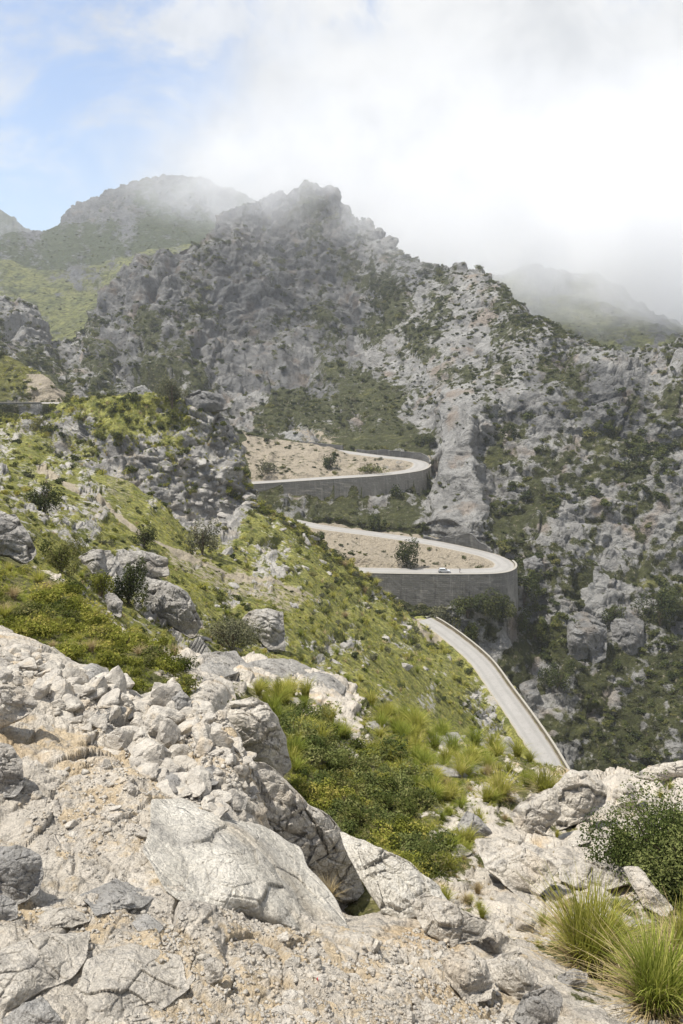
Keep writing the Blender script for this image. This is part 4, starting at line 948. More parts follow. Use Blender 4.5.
# ---- loose stones and gravel
STONE = [rock_shape(3, 100 + k, 11, (1, g_[0], g_[1]), .07) for k, g_ in enumerate([(.8, .6), (.7, .7), (.9, .5), (.65, .5), (.85, .75), (.75, .45)])]
STONE_ME = [mesh_np('loose_stone', X, [F], None, False, [M_stone]) for X, F in STONE]
PEB = [rock_shape(1, 200 + k, 9, (1, .8, .65), .1) for k in range(5)]
STONES = []
def sample(mask, n, w=None):
    idx = np.nonzero(mask.ravel())[0]
    if not len(idx): return idx
    p = None if w is None else w.ravel()[idx] / w.ravel()[idx].sum()
    return rng.choice(idx, min(n, len(idx)), replace=False, p=p)
FGM = (LVG < li('A4')) & SEEN
for zone, (poly, n, s0, s1) in {'rubble': ([(50,676),(110,690),(180,700),(225,718),(245,755),(256,800),(215,818),(165,790),(110,745),(60,715)], 340, 2.6, 20),
                          'bottom': ([(190,908),(270,905),(345,955),(440,925),(475,955),(520,1030),(180,1030)], 300, 2, 8),
                          'left': ([(-40,632),(40,655),(120,690),(60,722),(30,690),(-40,680)], 120, 4, 16),
                          'tan': ([(20,770),(120,760),(150,830),(100,880),(30,840)], 90, 2, 6),
                          'wedge': ([(20,905),(180,900),(200,960),(90,950),(20,940)], 60, 2, 7)}.items():
    for i in sample(FGM & poly_mask(poly, PXP, PYP), n):
        r = s0 + (s1 - s0) * rng.random() ** 3.2
        STONES.append((r, i, zone))
STONES.sort(key=lambda s: -s[0])
SL = {'rubble': ('loose angular grey stone in the rubble field below the thicket', 'loose stones of the rubble field'),
      'bottom': ('loose angular stone in the gravel at the bottom of the slope', 'loose stones in the bottom gravel'),
      'left': ('loose pale stone in the rubble along the top left rim', 'loose stones along the left rim'),
      'tan': ('loose small stone on the tan earth beside the big slab', 'loose stones on the tan earth'),
      'wedge': ('loose stone scattered around the wedge-shaped rock', 'loose stones around the wedge rock')}
fp = P.reshape(-1, 3)
for r, i, zone in STONES[:285]:
    p = fp[i]; s = r * p[1] / FPX * 1.15
    o = link('loose_stone', STONE_ME[rng.integers(6)], loc=(p[0], p[1], p[2] - .35 * s), rot=(rng.uniform(-.3, .3), rng.uniform(-.3, .3), rng.uniform(0, 6.28)), scale=s * rng.uniform(.8, 1.15, 3))
    tag(o, SL[zone][0], 'stone', SL[zone][1])

def rotz(a):
    c, s = np.cos(a), np.sin(a); z = np.zeros_like(c); o = np.ones_like(c)
    return np.stack([np.stack([c, -s, z], -1), np.stack([s, c, z], -1), np.stack([z, z, o], -1)], -2)
def merged(name, variants, pos, size, which, mats, tint=None, squash=None, vt=None, **props):
    """one mesh out of many copies; variants = [(V, F)]"""
    VV, FF, TT, off = [], {}, [], 0
    for k, (V, F) in enumerate(variants):
        m = np.nonzero(which == k)[0]
        if not len(m): continue
        R_ = rotz(rng.uniform(0, 6.28, len(m)))
        s = size[m][:, None, None] * (1 if squash is None else squash[m][:, None, :])
        X = np.einsum('mij,vj->mvi', R_, V) * s + pos[m][:, None]
        VV.append(X.reshape(-1, 3)); FF.setdefault(F.shape[1], []).append(((np.arange(len(m)) * len(V))[:, None, None] + F[None] + off).reshape(-1, F.shape[1]))
        off += len(m) * len(V)
        if tint is not None: TT.append((np.repeat(tint[m], len(V)).reshape(len(m), -1) + (vt[k][None] - .5)).ravel())
    me = mesh_np(name, np.concatenate(VV), [np.concatenate(f) for f in FF.values()], dict(tint=np.concatenate(TT)) if TT else None, tint is None, mats)
    return link(name, me, **props)
gi, gs = [], []
for r, i, z in STONES[285:]: gi.append(i); gs.append(r)
for poly, n, s1 in [([(185,905),(270,900),(345,955),(440,920),(475,955),(520,1030),(120,1030)], 3800, 3.0), ([(45,672),(110,690),(180,700),(225,718),(245,755),(256,800),(215,818),(165,790),(110,745),(60,715)], 1900, 3.4),
                    ([(0,770),(120,755),(190,790),(150,830),(120,890),(30,850)], 700, 2.2), ([(0,900),(180,890),(200,960),(90,950),(0,940)], 600, 2.4), ([(-60,630),(40,655),(120,690),(60,722),(30,690),(-60,680)], 500, 3.4)]:
    s = sample(FGM & poly_mask(poly, PXP, PYP), n); gi += list(s); gs += list(.5 + s1 * rng.random(len(s)) ** 2.2)
gi = np.array(gi); gs = np.array(gs) * fp[gi, 1] / FPX
merged('gravel', PEB, fp[gi] - np.array([0, 0, .3]) * gs[:, None], gs, rng.integers(0, 5, len(gi)), [M_stone], kind='stuff')

# pale rocks breaking through the grassy hillside
HR = [mesh_np('hillside_rock', *(lambda r: (r[0], [r[1]]))(rock_shape(4, 300 + k, 12, (1, .8, .6), .12)), None, True, [M_rockfar]) for k in range(5)]
idx = sample((LVG >= li('A7')) & (LVG < li('B3c')) & SEEN & (ROADD > 1.5) & (PXP > 150), 110, ROCK ** 2 + .05)
for i in idx:
    p = fp[i]; s_ = (2.0 + 6.0 * rng.random() ** 2.2) * p[1] / FPX
    tag(link('hillside_rock', HR[rng.integers(5)], loc=(p[0], p[1], p[2] - .45 * s_), rot=(rng.uniform(-.3, .3), rng.uniform(-.3, .3), rng.uniform(0, 6.28)), scale=s_ * rng.uniform(.7, 1.3, 3)), 'small pale rock breaking through the grass of the hillside beside the valley road', 'rock', 'pale rocks on the grassy hillside')

# small red scrap lying in the gravel
p = ground(316, 984); bm = bmesh.new()
vs_ = [bm.verts.new(c) for c in ((0, 0, .0), (.02, .002, .006), (.026, .016, .002), (.01, .022, .008), (-.005, .015, .003))]
bm.faces.new(vs_); bmesh.ops.solidify(bm, geom=bm.faces[:], thickness=.002)
tag(bm_obj('plastic_scrap', bm, plain('red_plastic', (.35, .02, .03), .4), None, loc=(p[0], p[1], p[2] + .02), rot=(.3, .2, .5)), 'tiny red scrap of litter lying in the bottom gravel', 'litter')
# ------------------------------------------------------------------ vegetation
def leafcloud(seed, n, leaf, lobes=6, flatten=.8, spread=.55, shell=.5):
    g = np.random.default_rng(seed)
    C = g.normal(size=(lobes, 3)) * spread * np.array([.62, .62, .38]); C[:, 2] = np.abs(C[:, 2]) + .35; r = g.uniform(.35, .62, lobes)
    k = g.integers(0, lobes, n); d = g.normal(size=(n, 3)); d /= np.linalg.norm(d, axis=1)[:, None]
    p = C[k] + d * (r[k] * (shell + (1 - shell) * g.random(n) ** .5))[:, None] * np.array([1, 1, flatten])
    p[:, 2] = np.abs(p[:, 2])
    nm = d * .7 + g.normal(size=(n, 3)) * .7 + np.array([0, 0, .35]); nm /= np.linalg.norm(nm, axis=1)[:, None]
    t1 = np.cross(nm, g.normal(size=(n, 3))); t1 /= np.linalg.norm(t1, axis=1)[:, None]; t2 = np.cross(nm, t1)
    s = (leaf * g.uniform(.6, 1.4, n))[:, None]
    V = np.stack([p - t1 * s, p + t2 * s * .5 + nm * s * .12, p + t1 * s, p - t2 * s * .5 + nm * s * .12], 1).reshape(-1, 3)
    tint = np.repeat(np.clip(.5 + .2 * g.normal(size=n) + .24 * g.normal(size=lobes)[k], 0, 1), 4)
    return V, np.arange(4 * n).reshape(-1, 4), tint

def stems(seed, n, h=.75, w=.03):
    g = np.random.default_rng(seed); VV, FF = [], []
    for q in range(n):
        a = g.uniform(0, 6.28); ln = g.uniform(.15, .55); k = 5
        cpts = [np.array([math.cos(a) * ln * t_ ** 1.4, math.sin(a) * ln * t_ ** 1.4, h * t_]) + g.normal(size=3) * .025 * t_ for t_ in np.linspace(0, 1, k)]
        off = len(VV) * 0 + sum(len(v) for v in VV)
        ring = []
        for i, c in enumerate(cpts):
            rr = w * (1 - .75 * i / (k - 1))
            ring += [c + rr * np.array([math.cos(b), math.sin(b), 0]) for b in np.arange(5) / 5 * 6.283]
        VV.append(np.array(ring)); FF.append(grid_faces(k, 5, True) + off)
    return np.concatenate(VV), np.concatenate(FF)

def tussock(seed, n, w=.012, lean=.75, base=.12, levels=5, hvar=.5):
    g = np.random.default_rng(seed)
    a = g.uniform(0, 6.28, n); b = base * np.sqrt(g.random(n)); ln = lean * g.random(n) ** .8; h = 1 - hvar * g.random(n)
    t = np.linspace(0, 1, levels); tw = a + g.normal(size=n) * .7
    out = np.stack([np.cos(tw), np.sin(tw)], 1); side = np.stack([-np.sin(tw), np.cos(tw)], 1)
    r = ln[:, None] * t[None] ** 1.9; z = h[:, None] * (t[None] - .45 * ln[:, None] * t[None] ** 2.6)
    cx = np.stack([np.cos(a), np.sin(a)], 1)[:, None] * b[:, None, None] + out[:, None] * (r * h[:, None])[..., None]
    kink = g.normal(size=(n, 1, 2)) * .10 * np.maximum(t - .35, 0)[None, :, None] ** 1.3 * 1.6
    C = np.concatenate([cx + kink, z[..., None]], -1)                                   # n,L,3
    wd = (w * g.uniform(.6, 1.3, n))[:, None] * (1 - .92 * t[None] ** 1.5)
    sd = np.concatenate([side, np.zeros((n, 1))], 1)[:, None] * wd[..., None]
    V = np.stack([C - sd, C + sd], 2).reshape(-1, 3)
    i = np.arange(n)[:, None] * levels * 2 + np.arange(levels - 1)[None] * 2
    F = np.stack([i, i + 1, i + 3, i + 2], -1).reshape(-1, 4)
    tint = np.repeat(np.clip(.42 + .25 * g.normal(size=n), 0, 1), levels * 2) + np.tile(np.repeat(t * .15 - .05, 2), n)
    return V, F, tint

NEAR = [leafcloud(10 + k, 1100, .075, 7 + k % 3) for k in range(5)]
MIDV = [leafcloud(30 + k, 240, .15, 5) for k in range(5)]
FARV = [leafcloud(50 + k, 80, .27, 4, .8, .5, .35) for k in range(5)]
STEM = stems(5, 9)
def me_of(v, mat, name='foliage'): return mesh_np(name, v[0], [v[1]], dict(tint=v[2]), False, [mat])
_cache = {}
def shared(kind, k, mat):
    key = (kind, k, mat.name)
    if key not in _cache:
        src = dict(near=NEAR, mid=MIDV, far=FARV, tus=TUS)[kind][k]
        _cache[key] = me_of(src, mat, 'blades' if kind == 'tus' else 'foliage')
    return _cache[key]
TUS = [tussock(70 + k, 260, .011, [.6, .8, .95, .7][k % 4]) for k in range(4)]
TUSm = [tussock(80 + k, 38, .03, .8, .2, 3) for k in range(4)]
STEM_ME = mesh_np('stem', STEM[0], [STEM[1]], None, True, [M_bark])

SHR, TUF = [], []          # every shrub and tussock: dict(p, s (m), px, zone, mat)
def put(store, idx, px_r, zone, mats, wts=None):
    for i, r in zip(idx, px_r):
        p = fp[i]; store.append(dict(p=p, s=r * p[1] / FPX, px=r, zone=zone, mat=mats[rng.choice(len(mats), p=wts)], Y=p[1]))
U = lambda n, a, b, e=1.0: a + (b - a) * rng.random(n) ** e
clear = ROADD > .6
def reg(a, b, poly=None, seen=True):
    m = (LVG >= li(a)) & (LVG < li(b)) & clear
    if seen: m = m & SEEN
    if poly is not None: m = m & poly_mask(poly, PXP, PYP)
    return m
veg = np.clip(1.15 - ROCK * 1.25, .02, 1) * np.clip(1 - BARE * 1.5, .02, 1)
clump = sstep(-.25, .45, (perlin(fp, 38, 200) + .7 * perlin(fp, 13, 201))).reshape(NR, NC)
# near thicket on the left
pl = [(-60,560),(0,560),(60,585),(120,628),(185,660),(190,700),(120,690),(60,655),(-60,630)]
s = sample(reg('A4', 'A7', pl), 85); put(SHR, s, U(len(s), 10, 23), 'thicket', [M_leafy, M_leaf], [.75, .25])
s = sample(reg('A4', 'A7', pl), 30); put(TUF, s, U(len(s), 10, 20), 'thicket', [M_grass, M_straw])
# meadow
pm = [(255,690),(290,690),(345,700),(420,712),(540,748),(560,775),(500,800),(470,850),(445,905),(400,880),(350,860),(320,825),(292,790),(285,740)]
s = sample(reg('A4', 'A7', pm) & ~poly_mask([(300,735),(400,770),(440,830),(450,900),(300,820)], PXP, PYP), 150, veg); put(TUF, s, U(len(s), 11, 27), 'meadow', [M_grass, M_grassg], [.6, .4])
pm2 = [(262,700),(330,715),(400,760),(440,830),(450,900),(400,880),(340,850),(300,800),(285,750)]
s = sample(reg('A4', 'A7', pm2), 105, veg); put(SHR, s, U(len(s), 10, 25), 'meadow', [M_bush, M_leaf, M_leafy], [.45, .3, .25])
pr = [(440,835),(560,850),(683,880),(683,1010),(600,980),(520,940),(450,905)]
s = sample(reg('A4', 'A7', pr), 40, veg); put(TUF, s, U(len(s), 8, 18), 'right', [M_grass, M_straw, M_grassg], [.4, .35, .25])
s = sample(reg('A5', 'A7', [(440,770),(683,770),(683,900),(440,860)]), 45, veg ** 2); put(TUF, s, U(len(s), 6, 14), 'ledge', [M_grass, M_straw], [.6, .4])
# hillside across the middle
s = sample(reg('B3', 'C0') & (PXP < 255), 260, veg + .15); put(SHR, s, U(len(s), 2.5, 8, 1.8), 'hillside', [M_leaf, M_leafy, M_leafd], [.45, .25, .3])
s = sample(reg('A7', 'C0'), 4200, veg); put(TUF, s, U(len(s), 2.6, 8, 1.8) * np.where(PYP.ravel()[s] > 560, 1.1, .8), 'hillside', [M_grass, M_grassg, M_straw], [.6, .28, .12])
s = sample(reg('A7', 'C0'), 1300, veg + .15); put(SHR, s, U(len(s), 2, 7.5, 2.0), 'hillside', [M_leaf, M_leafy, M_leafd, M_leafg], [.4, .2, .28, .12])
# mountain: loops and gorge
s = sample(reg('C1', 'C9'), 1500, (veg + .12) * (.15 + clump)); put(SHR, s, U(len(s), 1.4, 6.0, 2.2), 'gorge', [M_leafd, M_leaf, M_leafg], [.6, .3, .1])
s = sample(reg('C1', 'C9') & (PXP > 500), 900, (veg + .1) * (.15 + clump)); put(SHR, s, U(len(s), 2, 9, 2.0), 'gorge', [M_leafd, M_leaf], [.7, .3])
s = sample(reg('C9', 'D4'), 2200, veg ** 1.5 + .03); put(SHR, s, U(len(s), 1.0, 3.2, 1.6), 'mountain', [M_leafd, M_leaf, M_leafg], [.5, .35, .15])
s = sample(reg('C9', 'D3', [(360,300),(430,265),(520,290),(560,340),(520,420),(440,420),(380,400)]), 520); put(SHR, s, U(len(s), 1.0, 3.6, 1.8), 'mountain', [M_leafd, M_leaf], [.75, .25])
s = sample(reg('C9', 'D4'), 3000, (veg + .30) * (.2 + clump)); put(SHR, s, U(len(s), 1.0, 5.0, 2.6), 'mountain', [M_leafd, M_leaf, M_leafg], [.65, .25, .1])
for a_, b_, x0_, x1_ in (('C6', 'C8', 250, 410), ('C2', 'C4', 335, 480)):
    s = sample(reg(a_, b_) & (PXP > x0_) & (PXP < x1_), 46); put(SHR, s, U(len(s), 1.2, 4.2, 2), 'gorge', [M_leaf, M_leafg, M_leafd], [.4, .3, .3])
s = sample(reg('B3b', 'C0') & (PXP < 250), 420, veg + .1); put(TUF, s, U(len(s), 2.5, 6), 'hillside', [M_grass, M_grassg], [.6, .4])
s = sample(reg('D4', 'E4'), 900, veg); put(SHR, s, U(len(s), .8, 1.9, 1.5), 'far', [M_leafd, M_leaf])
s = sample(reg('C2', 'C4', [(-20,350),(60,378),(60,400),(-20,405)]), 120, veg); put(TUF, s, U(len(s), 2, 4), 'hillside', [M_grass])

SHL = {'thicket': ('yellow-green leafy shrub in the thicket above the left rubble', 'shrubs of the left thicket'),
       'meadow': ('low green shrub in the bushy meadow below the pale rock band', 'shrubs of the bushy meadow'),
       'hillside': ('small round shrub on the grassy hillside left of the valley road', 'shrubs dotted over the grassy hillside'),
       'gorge': ('dark shrub growing among the grey rocks round the hairpins and gorge', 'dark shrubs among the gorge rocks'),
       'mountain': ('dark round shrub dotted on the steep grey mountain face', 'dark shrubs dotted on the mountain face'),
       'far': ('tiny dark shrub on the distant ridge', 'shrubs on the distant ridge')}
TUL = {'thicket': ('straw-tinged grass tussock at the edge of the left thicket', 'tussocks at the edge of the left thicket'),
       'meadow': ('yellow-green grass tussock in the bushy meadow below the pale rock band', 'tussocks of the bushy meadow'),
       'right': ('short grass tussock on the ground around the flat outcrop', 'tussocks around the flat outcrop'),
       'ledge': ('little grass tussock between rocks near the stacked boulders', 'tussocks between the ledge rocks'),
       'hillside': ('small yellow-green tussock on the grassy hillside left of the valley road', 'tussocks covering the grassy hillside')}

# ---- single bushes and trees one can point to: (px of the middle, py of the base, width px, height px, material, kind, label, far line limits)
HERO = [
 (672,888,168,100,M_bush,'bush','big spreading green bush at the right edge behind the tussocks',None,'A7'),
 (618,876,56,48,M_bush,'bush','low spreading left fringe of the bushes at the right edge',None,'A7'),
 (407,567,26,29,M_leafd,'bush','dense dark bush on the bare island of the lower hairpin','C2','C5'),
 (172,409,30,30,M_leafg,'tree','small lone tree on top of the crag','B3b','C0'),
 (128,605,46,46,M_leafd,'bush','round dark bush among the crag rocks on the green slope','A6','B3'),
 (100,598,30,28,M_leafy,'bush','light green bush left of the round dark bush','A6','B3'),
 (62,572,46,34,M_leaf,'bush','olive bush right of the bright white boulder','A6','B3'),
 (46,512,34,30,M_leafd,'bush','dark bush on the slope above the bright white boulder','B1','B4'),
 (143,548,26,22,M_leafd,'bush','dark bush on the lower edge of the old track','B1','B4'),
 (203,556,34,34,M_leafg,'bush','grey-green bush under the crag beside the track','B1','B4'),
 (232,652,64,36,M_leafg,'bush','feathery grey-green bush left of the pointed rock','A6','B3'),
 (396,497,14,12,M_leafd,'bush','dark bush at the foot of the pale streaked wall','C4b','C7'),
 (377,531,18,18,M_leafd,'bush','dark bush between the two hairpins','C3','C6'),
 (430,448,11,14,M_leafd,'tree','small dark tree at the right end of the cut above the upper hairpin','C7','C10'),
 (420,445,12,10,M_leafd,'bush','low dark bush on the bank above the upper hairpin','C7','C10'),
 (468,617,38,26,M_leafd,'tree','dark spreading tree in front of the tall grey wall','C0','C2'),
 (466,640,26,22,M_leaf,'bush','pale green bush beside the top of the valley road','B4','C2'),
 (441,622,22,17,M_leafg,'bush','grey-green bush at the foot of the tall grey wall near its left end','B4','C2'),
 (527,607,28,34,M_leafd,'tree','very dark tree just right of the lower hairpin','C0','C4b'),
 (501,634,36,32,M_leafd,'bush','dark bushy clump at the foot of the tall wall, near its right end','C0','C2'),
 (523,632,24,26,M_leaf,'bush','greener bush just past the right end of the tall wall','C0','C2'),
 (612,622,22,18,M_leafd,'bush','dark bush on top of the craggy pillar in the gorge','C1','C9'),
 (660,625,44,40,M_leafd,'bush','broad dark bush right of the large smooth lump','C1','C9'),
 (510,440,20,14,M_leafd,'bush','dark bush under the orange-stained overhang','C5','D2'),
 (535,640,30,24,M_leaf,'bush','green bush in the gorge right of the valley road top','C0','C4b'),
 (558,690,34,26,M_leafd,'bush','dark bush above the rounded crag low in the gorge','C0','C4b'),
 (330,470,16,16,M_leafd,'bush','dark bush in the middle of the upper hairpin island','C6','C8'),
 (268,474,22,14,M_leafg,'bush','grey bush at the left of the upper hairpin island','C6','C8'),
 (372,472,32,7,M_leaf,'bush','low green hedge of bushes along the inside of the upper hairpin','C6','C8'),
]
def big_leafcloud(seed, w, h, leafm, n):
    v = leafcloud(seed, n, 1, 30 if n > 6000 else 11, .85, .85, .3)
    X = v[0].reshape(-1, 4, 3); c = X.mean(1); lo_, hi_ = c.min(0), c.max(0)
    cn = (c - (lo_ + hi_) / 2 * np.array([1, 1, 0]) - lo_ * np.array([0, 0, 1])) / (hi_ - lo_) * np.array([w, w * .9, h])
    return ((X - c[:, None]) * leafm + cn[:, None]).reshape(-1, 3), v[1], v[2]
for k, (px, py, wp, hp, mat, kind, lb, lo_, hi_) in enumerate(HERO):
    p = ground(px, py, lo_, hi_); sc = (p[1] * cp - p[2] * sp) / FPX; w_, h_ = wp * sc * 1.04, hp * sc * 1.12
    root = thing(kind, lb, kind, (p[0], p[1], p[2] - .06 * h_))
    leafm = max(.027 if wp > 50 else 1.0 * sc, 1.0 * sc)
    n = int(np.clip(wp * hp * 2.6, 260, 42000))
    v = big_leafcloud(300 + k, w_, h_ * (.75 if kind == 'tree' else 1), leafm, n)
    if kind == 'tree': v[0][:, 2] += h_ * .25
    link('crown' if kind == 'tree' else 'foliage', me_of(v, mat), root)
    st = link('trunk' if kind == 'tree' else 'stem', STEM_ME, root); st.scale = (w_ * .55, w_ * .55, h_ * .95)
for px_ in list(range(384, 512, 8)):           # growth at the foot of the tall wall
    p = ground(px_, np.interp(px_, [380, 440, 515], [604, 616, 603]) + rng.uniform(0, 4), 'B4', 'C2'); r = rng.uniform(2.5, 6)
    SHR.append(dict(p=p, s=r * p[1] / FPX, px=r, zone='gorge', mat=[M_leafd, M_leaf, M_leafg][rng.integers(3)], Y=p[1]))
NH = len(HERO)
SHR.sort(key=lambda d: -d['px']); TUF.sort(key=lambda d: -d['px'])
for d in SHR[:296 - NH]:
    p, s, near = d['p'], d['s'], d['Y'] < 45
    k = int(rng.integers(5)); rz = rng.uniform(0, 6.28); loc = (p[0], p[1], p[2] - .18 * s)
    sc = np.array([1, 1, rng.uniform(.75, 1.0)]) * s
    if near:
        root = thing('shrub', SHL[d['zone']][0], 'shrub', loc, SHL[d['zone']][1]); root.rotation_euler.z = rz; root.scale = sc
        link('foliage', shared('near', k, d['mat']), root); link('stem', STEM_ME, root)
    else:
        tag(link('shrub', shared('mid', k, d['mat']), loc=loc, rot=(0, 0, rz), scale=sc), SHL[d['zone']][0], 'shrub', SHL[d['zone']][1])
def stuff(name, items, variants, mat):
    if not items: return
    pos = np.array([d['p'] for d in items]); s = np.array([d['s'] for d in items]); pos[:, 2] -= .18 * s
    sq = np.stack([np.ones(len(s)), np.ones(len(s)), rng.uniform(.6, 1.0, len(s))], 1)
    merged(name, [(v[0], v[1]) for v in variants], pos, s, rng.integers(0, len(variants), len(s)), [mat], np.clip(.5 + .17 * rng.normal(size=len(s)), 0, 1), sq, [v[2] for v in variants], kind='stuff')
for mat in (M_leaf, M_leafy, M_leafd, M_leafg):
    it = [d for d in SHR[296 - NH:] if d['mat'] is mat]
    stuff('scrub', [d for d in it if d['px'] > 2.6], MIDV, mat); stuff('scrub', [d for d in it if d['px'] <= 2.6], FARV, mat)
for d in TUF[:290]:
    p, s = d['p'], d['s']
    o = link('grass_tussock', shared('tus', int(rng.integers(4)), d['mat']), loc=(p[0], p[1], p[2] - .05 * s), rot=(0, 0, rng.uniform(0, 6.28)), scale=(s * 1.15, s * 1.15, s * 1.1))
    tag(o, TUL[d['zone']][0], 'grass', TUL[d['zone']][1])
for mat in (M_grass, M_grassg, M_straw):
    stuff('grass', [d for d in TUF[290:] if d['mat'] is mat], TUSm, mat)
# short grass filling the ground between the tussocks
for (m, n, a, b, mat) in [(reg('A4', 'A7', pm), 2600, 3, 8, M_grassg), (reg('A4', 'A7', pm), 1500, 3, 9, M_grass), (reg('A4', 'A7', pl), 1500, 3, 8, M_grassg), (reg('A4', 'A7', pr), 500, 3, 8, M_straw), (reg('A7', 'C0'), 5000, 1.5, 4, M_grass)]:
    s = sample(m, n, veg); items = [dict(p=fp[i], s=r * fp[i][1] / FPX) for i, r in zip(s, U(len(s), a, b))]
    stuff('grass', items, TUSm, mat)

# ---- the big tussocks in the foreground
BIGT = [(588,972,105,105,'tall two-tone tussock with dry lower blades in front of the flat outcrop', M_grass, 900),
        (655,1012,110,110,'lush bright green tussock in the lower right corner', M_grassg, 800),
        (545,795,46,34,'yellow-green tussock left of the stacked boulders', M_grass, 420),
        (500,800,42,38,'yellow-green tussock left again of the one by the stacked boulders', M_grass, 420),
        (365,884,20,22,'small tussock growing in the cleft beside the ridge slab', M_grass, 160),
        (325,900,26,34,'dry tussock at the bottom of the shaded cleft', M_straw, 180),
        (684,960,60,80,'tussock with brown blades at the right edge under the dark bush', M_grass, 420)]
for k, (px, py, wp, hp, lb, mat, n) in enumerate(BIGT):
    p = ground(px, py, None, 'A7'); sc = (p[1] * cp - p[2] * sp) / FPX * .92
    root = thing('grass_tussock', lb, 'grass', (p[0], p[1], p[2] - .03))
    v = tussock(400 + k, n, .008, .72, .17, 7, .62); v = (v[0] * hp * sc * np.array([wp / hp * .95, wp / hp * .95, 1.12]), v[1], v[2])
    link('green_blades', me_of(v, mat), root)
    v = tussock(420 + k, n // 2, .007, 1.0, .2, 6, .5); v = (v[0] * hp * sc * np.array([1.0, 1.0, .66]), v[1], v[2])
    link('dry_blades', me_of(v, M_straw), root)
# ------------------------------------------------------------------ camera, sun, sky
cam = bpy.data.cameras.new('camera'); co = bpy.data.objects.new('camera', cam); COL.objects.link(co)
cam.sensor_fit = 'VERTICAL'; cam.sensor_height = 36; cam.sensor_width = 24; cam.lens = 36 * FPX / 1024
cam.clip_start = .1; cam.clip_end = 20000
co.rotation_euler = (math.pi / 2 - PITCH, 0, 0)
scene.camera = co
sun_dir = Vector((-.78, -.02, 0)).normalized() * math.cos(math.radians(66)) + Vector((0, 0, math.sin(math.radians(66))))
sl = bpy.data.lights.new('sun', 'SUN'); sl.energy = 4.6; sl.angle = math.radians(.6); sl.color = (1, .95, .865)
so = bpy.data.objects.new('sun', sl); COL.objects.link(so)
so.rotation_euler = sun_dir.to_track_quat('Z', 'Y').to_euler()
so.location = (0, 0, 1500)
w = bpy.data.worlds.new('World'); scene.world = w; w.use_nodes = True
w.node_tree.nodes.clear(); t = NT(w.node_tree)
sky = t.node('ShaderNodeTexSky', sky_type='NISHITA'); sky.sun_disc = False
sky.sun_elevation = math.radians(66); sky.sun_rotation = math.atan2(sun_dir.x, sun_dir.y)
sky.air_density = 1.0; sky.dust_density = 1.5; sky.ozone_density = 1.0
d = t.node('ShaderNodeTexCoord').outputs['Generated']
sx = t.node('ShaderNodeSeparateXYZ'); t.l.new(d, sx.inputs[0])
X, Z = sx.outputs[0], sx.outputs[2]
n1 = t.noise(d, 5.0, 7, .6, .4); n2 = t.noise(d, 3.2, 6, .6, .5)
edge = t.math('SUBTRACT', X, t.math('MULTIPLY_ADD', Z, .62, -.365))
m1 = t.math('ADD', edge, t.math('MULTIPLY', t.math('SUBTRACT', n1, .5), .42))
m1 = t.math('ADD', m1, t.math('MULTIPLY', t.math('SUBTRACT', t.noise(d, 16, 6, .65, .5), .5), .12))
bank = t.mapr(m1, -.11, .15)
# thin veil in the blue part
veil = t.math('MULTIPLY', t.mapr(t.noise(t.scalev(d, (1, 1, 2.2)), 3.4, 6, .6, .6), .44, .64), .85)
# gaps in the bank, high up
gap = t.math('MULTIPLY', t.mapr(t.noise(d, 6.2, 6, .6, .3), .50, .66), t.mapr(Z, .33, .41))
bank2 = t.math('SUBTRACT', bank, t.math('MULTIPLY', gap, .95), clamp=True)
cov = t.math('MAXIMUM', bank2, veil)
low = t.mapr(Z, .02, .16, .55, 0)                     # pale horizon air
cov = t.math('MAXIMUM', cov, low)
wc = t.mix(t.mapr(t.math('MULTIPLY_ADD', t.noise(d, 9, 6, .6, .3), .45, t.math('MULTIPLY', n2, .75)), .46, .70), (4.15, 4.28, 4.45), (5.6, 5.63, 5.65))
blue = t.mix(1.0, sky.outputs[0], (.92, 1.02, 1.13, 1), 'MULTIPLY')
full = t.mix(cov, blue, wc)
bg = t.node('ShaderNodeBackground'); t.l.new(full, bg.inputs[0]); bg.inputs[1].default_value = .10
ow = t.node('ShaderNodeOutputWorld'); t.l.new(bg.outputs[0], ow.inputs['Surface'])

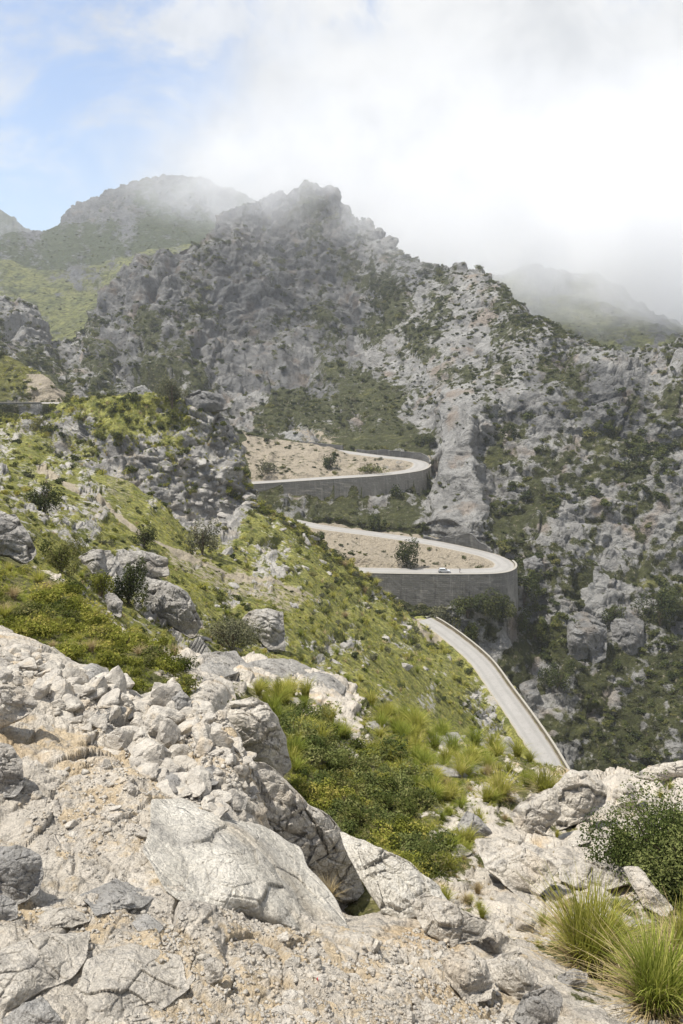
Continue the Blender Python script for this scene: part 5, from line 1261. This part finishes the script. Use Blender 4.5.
# ------------------------------------------------------------------ cloud wrapped round the summits, and the air
def cloud():
    xs = np.linspace(-430, 950, 24); ys = np.linspace(555, 1010, 14)
    zb = lambda x: np.where(x > -95, 112 - .28 * (x + 95), 112 + .35 * (-95 - x)) - 75
    XX, YY = np.meshgrid(xs, ys, indexing='ij'); n0, n1_ = XX.shape
    ZB = zb(XX) * (YY / 750) ** .8 + 12 * np.sin(XX * .021 + YY * .013)
    ZT = 330 + 25 * np.sin(XX * .011) + 20 * np.cos(YY * .009)
    V = np.concatenate([np.stack([XX, YY, ZB], -1).reshape(-1, 3), np.stack([XX, YY, ZT], -1).reshape(-1, 3)])
    F = grid_faces(n0, n1_); N_ = n0 * n1_
    side = []
    idx = np.arange(N_).reshape(n0, n1_)
    for e in (idx[0], idx[-1][::-1], idx[:, 0][::-1], idx[:, -1]):
        side.append(np.stack([e[:-1], e[:-1] + N_, e[1:] + N_, e[1:]], 1))
    m, t, out = new_mat('cloud_vapour'); v = coords(t)
    s = t.node('ShaderNodeSeparateXYZ'); t.l.new(v, s.inputs[0]); x, y, z = s.outputs
    base = t.math('MAXIMUM', t.math('MULTIPLY_ADD', x, -.30, 52), t.math('MULTIPLY_ADD', x, -.35, 44))
    base = t.math('MULTIPLY', base, t.math('POWER', t.math('DIVIDE', y, 750), .8))
    nz = t.noise(v, .0055, 6, .62, .6); nz2 = t.noise(v, .02, 4, .6)
    hgt = t.math('SUBTRACT', z, base)
    hgt = t.math('ADD', hgt, t.math('MULTIPLY', t.math('SUBTRACT', nz, .5), 260))
    hgt = t.math('ADD', hgt, t.math('MULTIPLY', t.math('SUBTRACT', nz2, .5), 50))
    d = t.math('MULTIPLY', t.mapr(hgt, 0, 120), t.mapr(t.math('ADD', nz2, t.math('MULTIPLY', nz, .8)), .78, 1.08, .06, 1.8))
    ed = t.math('SUBTRACT', x, t.math('MULTIPLY', y, t.math('MULTIPLY_ADD', t.math('DIVIDE', z, y), .54, -.36)))
    ed = t.math('ADD', ed, t.math('MULTIPLY', t.math('SUBTRACT', nz, .5), 300))
    d = t.math('MULTIPLY', d, t.mapr(ed, -140, 130))
    d = t.math('MULTIPLY', d, t.mapr(x, 20, 330, 1, 1.7))
    d = t.math('MULTIPLY', d, t.mapr(z, 120, 260, 1, 0))
    d = t.math('MULTIPLY', d, t.math('MULTIPLY', t.mapr(y, 560, 640), t.mapr(y, 900, 1000, 1, 0)))
    d = t.math('MULTIPLY', d, .0105)
    pv = t.node('ShaderNodeVolumePrincipled'); t.put(pv.inputs['Density'], d)
    pv.inputs['Color'].default_value = (.975, .978, .985, 1); pv.inputs['Anisotropy'].default_value = .5
    t.l.new(pv.outputs[0], out.inputs['Volume'])
    m.cycles.volume_sampling = 'MULTIPLE_IMPORTANCE'
    me = mesh_np('cloud', V, [F, F[:, ::-1] + N_] + side, None, True, [m])
    bm = bmesh.new(); bm.from_mesh(me); bmesh.ops.recalc_face_normals(bm, faces=bm.faces[:]); bm.to_mesh(me); bm.free()
    link('cloud', me, kind='stuff')
cloud()
def haze():
    m, t, out = new_mat('air')
    pv = t.node('ShaderNodeVolumePrincipled'); pv.inputs['Density'].default_value = .00014
    pv.inputs['Color'].default_value = (.93, .96, 1, 1); pv.inputs['Anisotropy'].default_value = .2
    t.l.new(pv.outputs[0], out.inputs['Volume'])
    lo_, hi_ = fp.min(0), fp.max(0)
    bm = bmesh.new(); zc0, zc1 = float(lo_[2]) - 8, float(hi_[2]) + 15
    box_mesh(bm, (0, (hi_[1] - 30) / 2, (zc0 + zc1) / 2), (float(max(-lo_[0], hi_[0])) * 2 + 60, float(hi_[1]) + 90, zc1 - zc0))
    o = bm_obj('haze', bm, m); o['kind'] = 'stuff'
haze()
vs = scene.view_settings
scene.display_settings.display_device = 'sRGB'
vs.view_transform = 'Standard'; vs.look = 'None'; vs.gamma = 1; vs.use_curve_mapping = False; vs.exposure = .66
scene.render.engine = 'CYCLES'
scene.render.resolution_x, scene.render.resolution_y = 683, 1024
scene.cycles.use_denoising = True
scene.cycles.max_bounces = 10; scene.cycles.diffuse_bounces = 3; scene.cycles.glossy_bounces = 2
scene.cycles.transmission_bounces = 2; scene.cycles.volume_bounces = 10; scene.cycles.transparent_max_bounces = 8

scene.cycles.volume_step_rate = .35
scene.cycles.volume_max_steps = 200
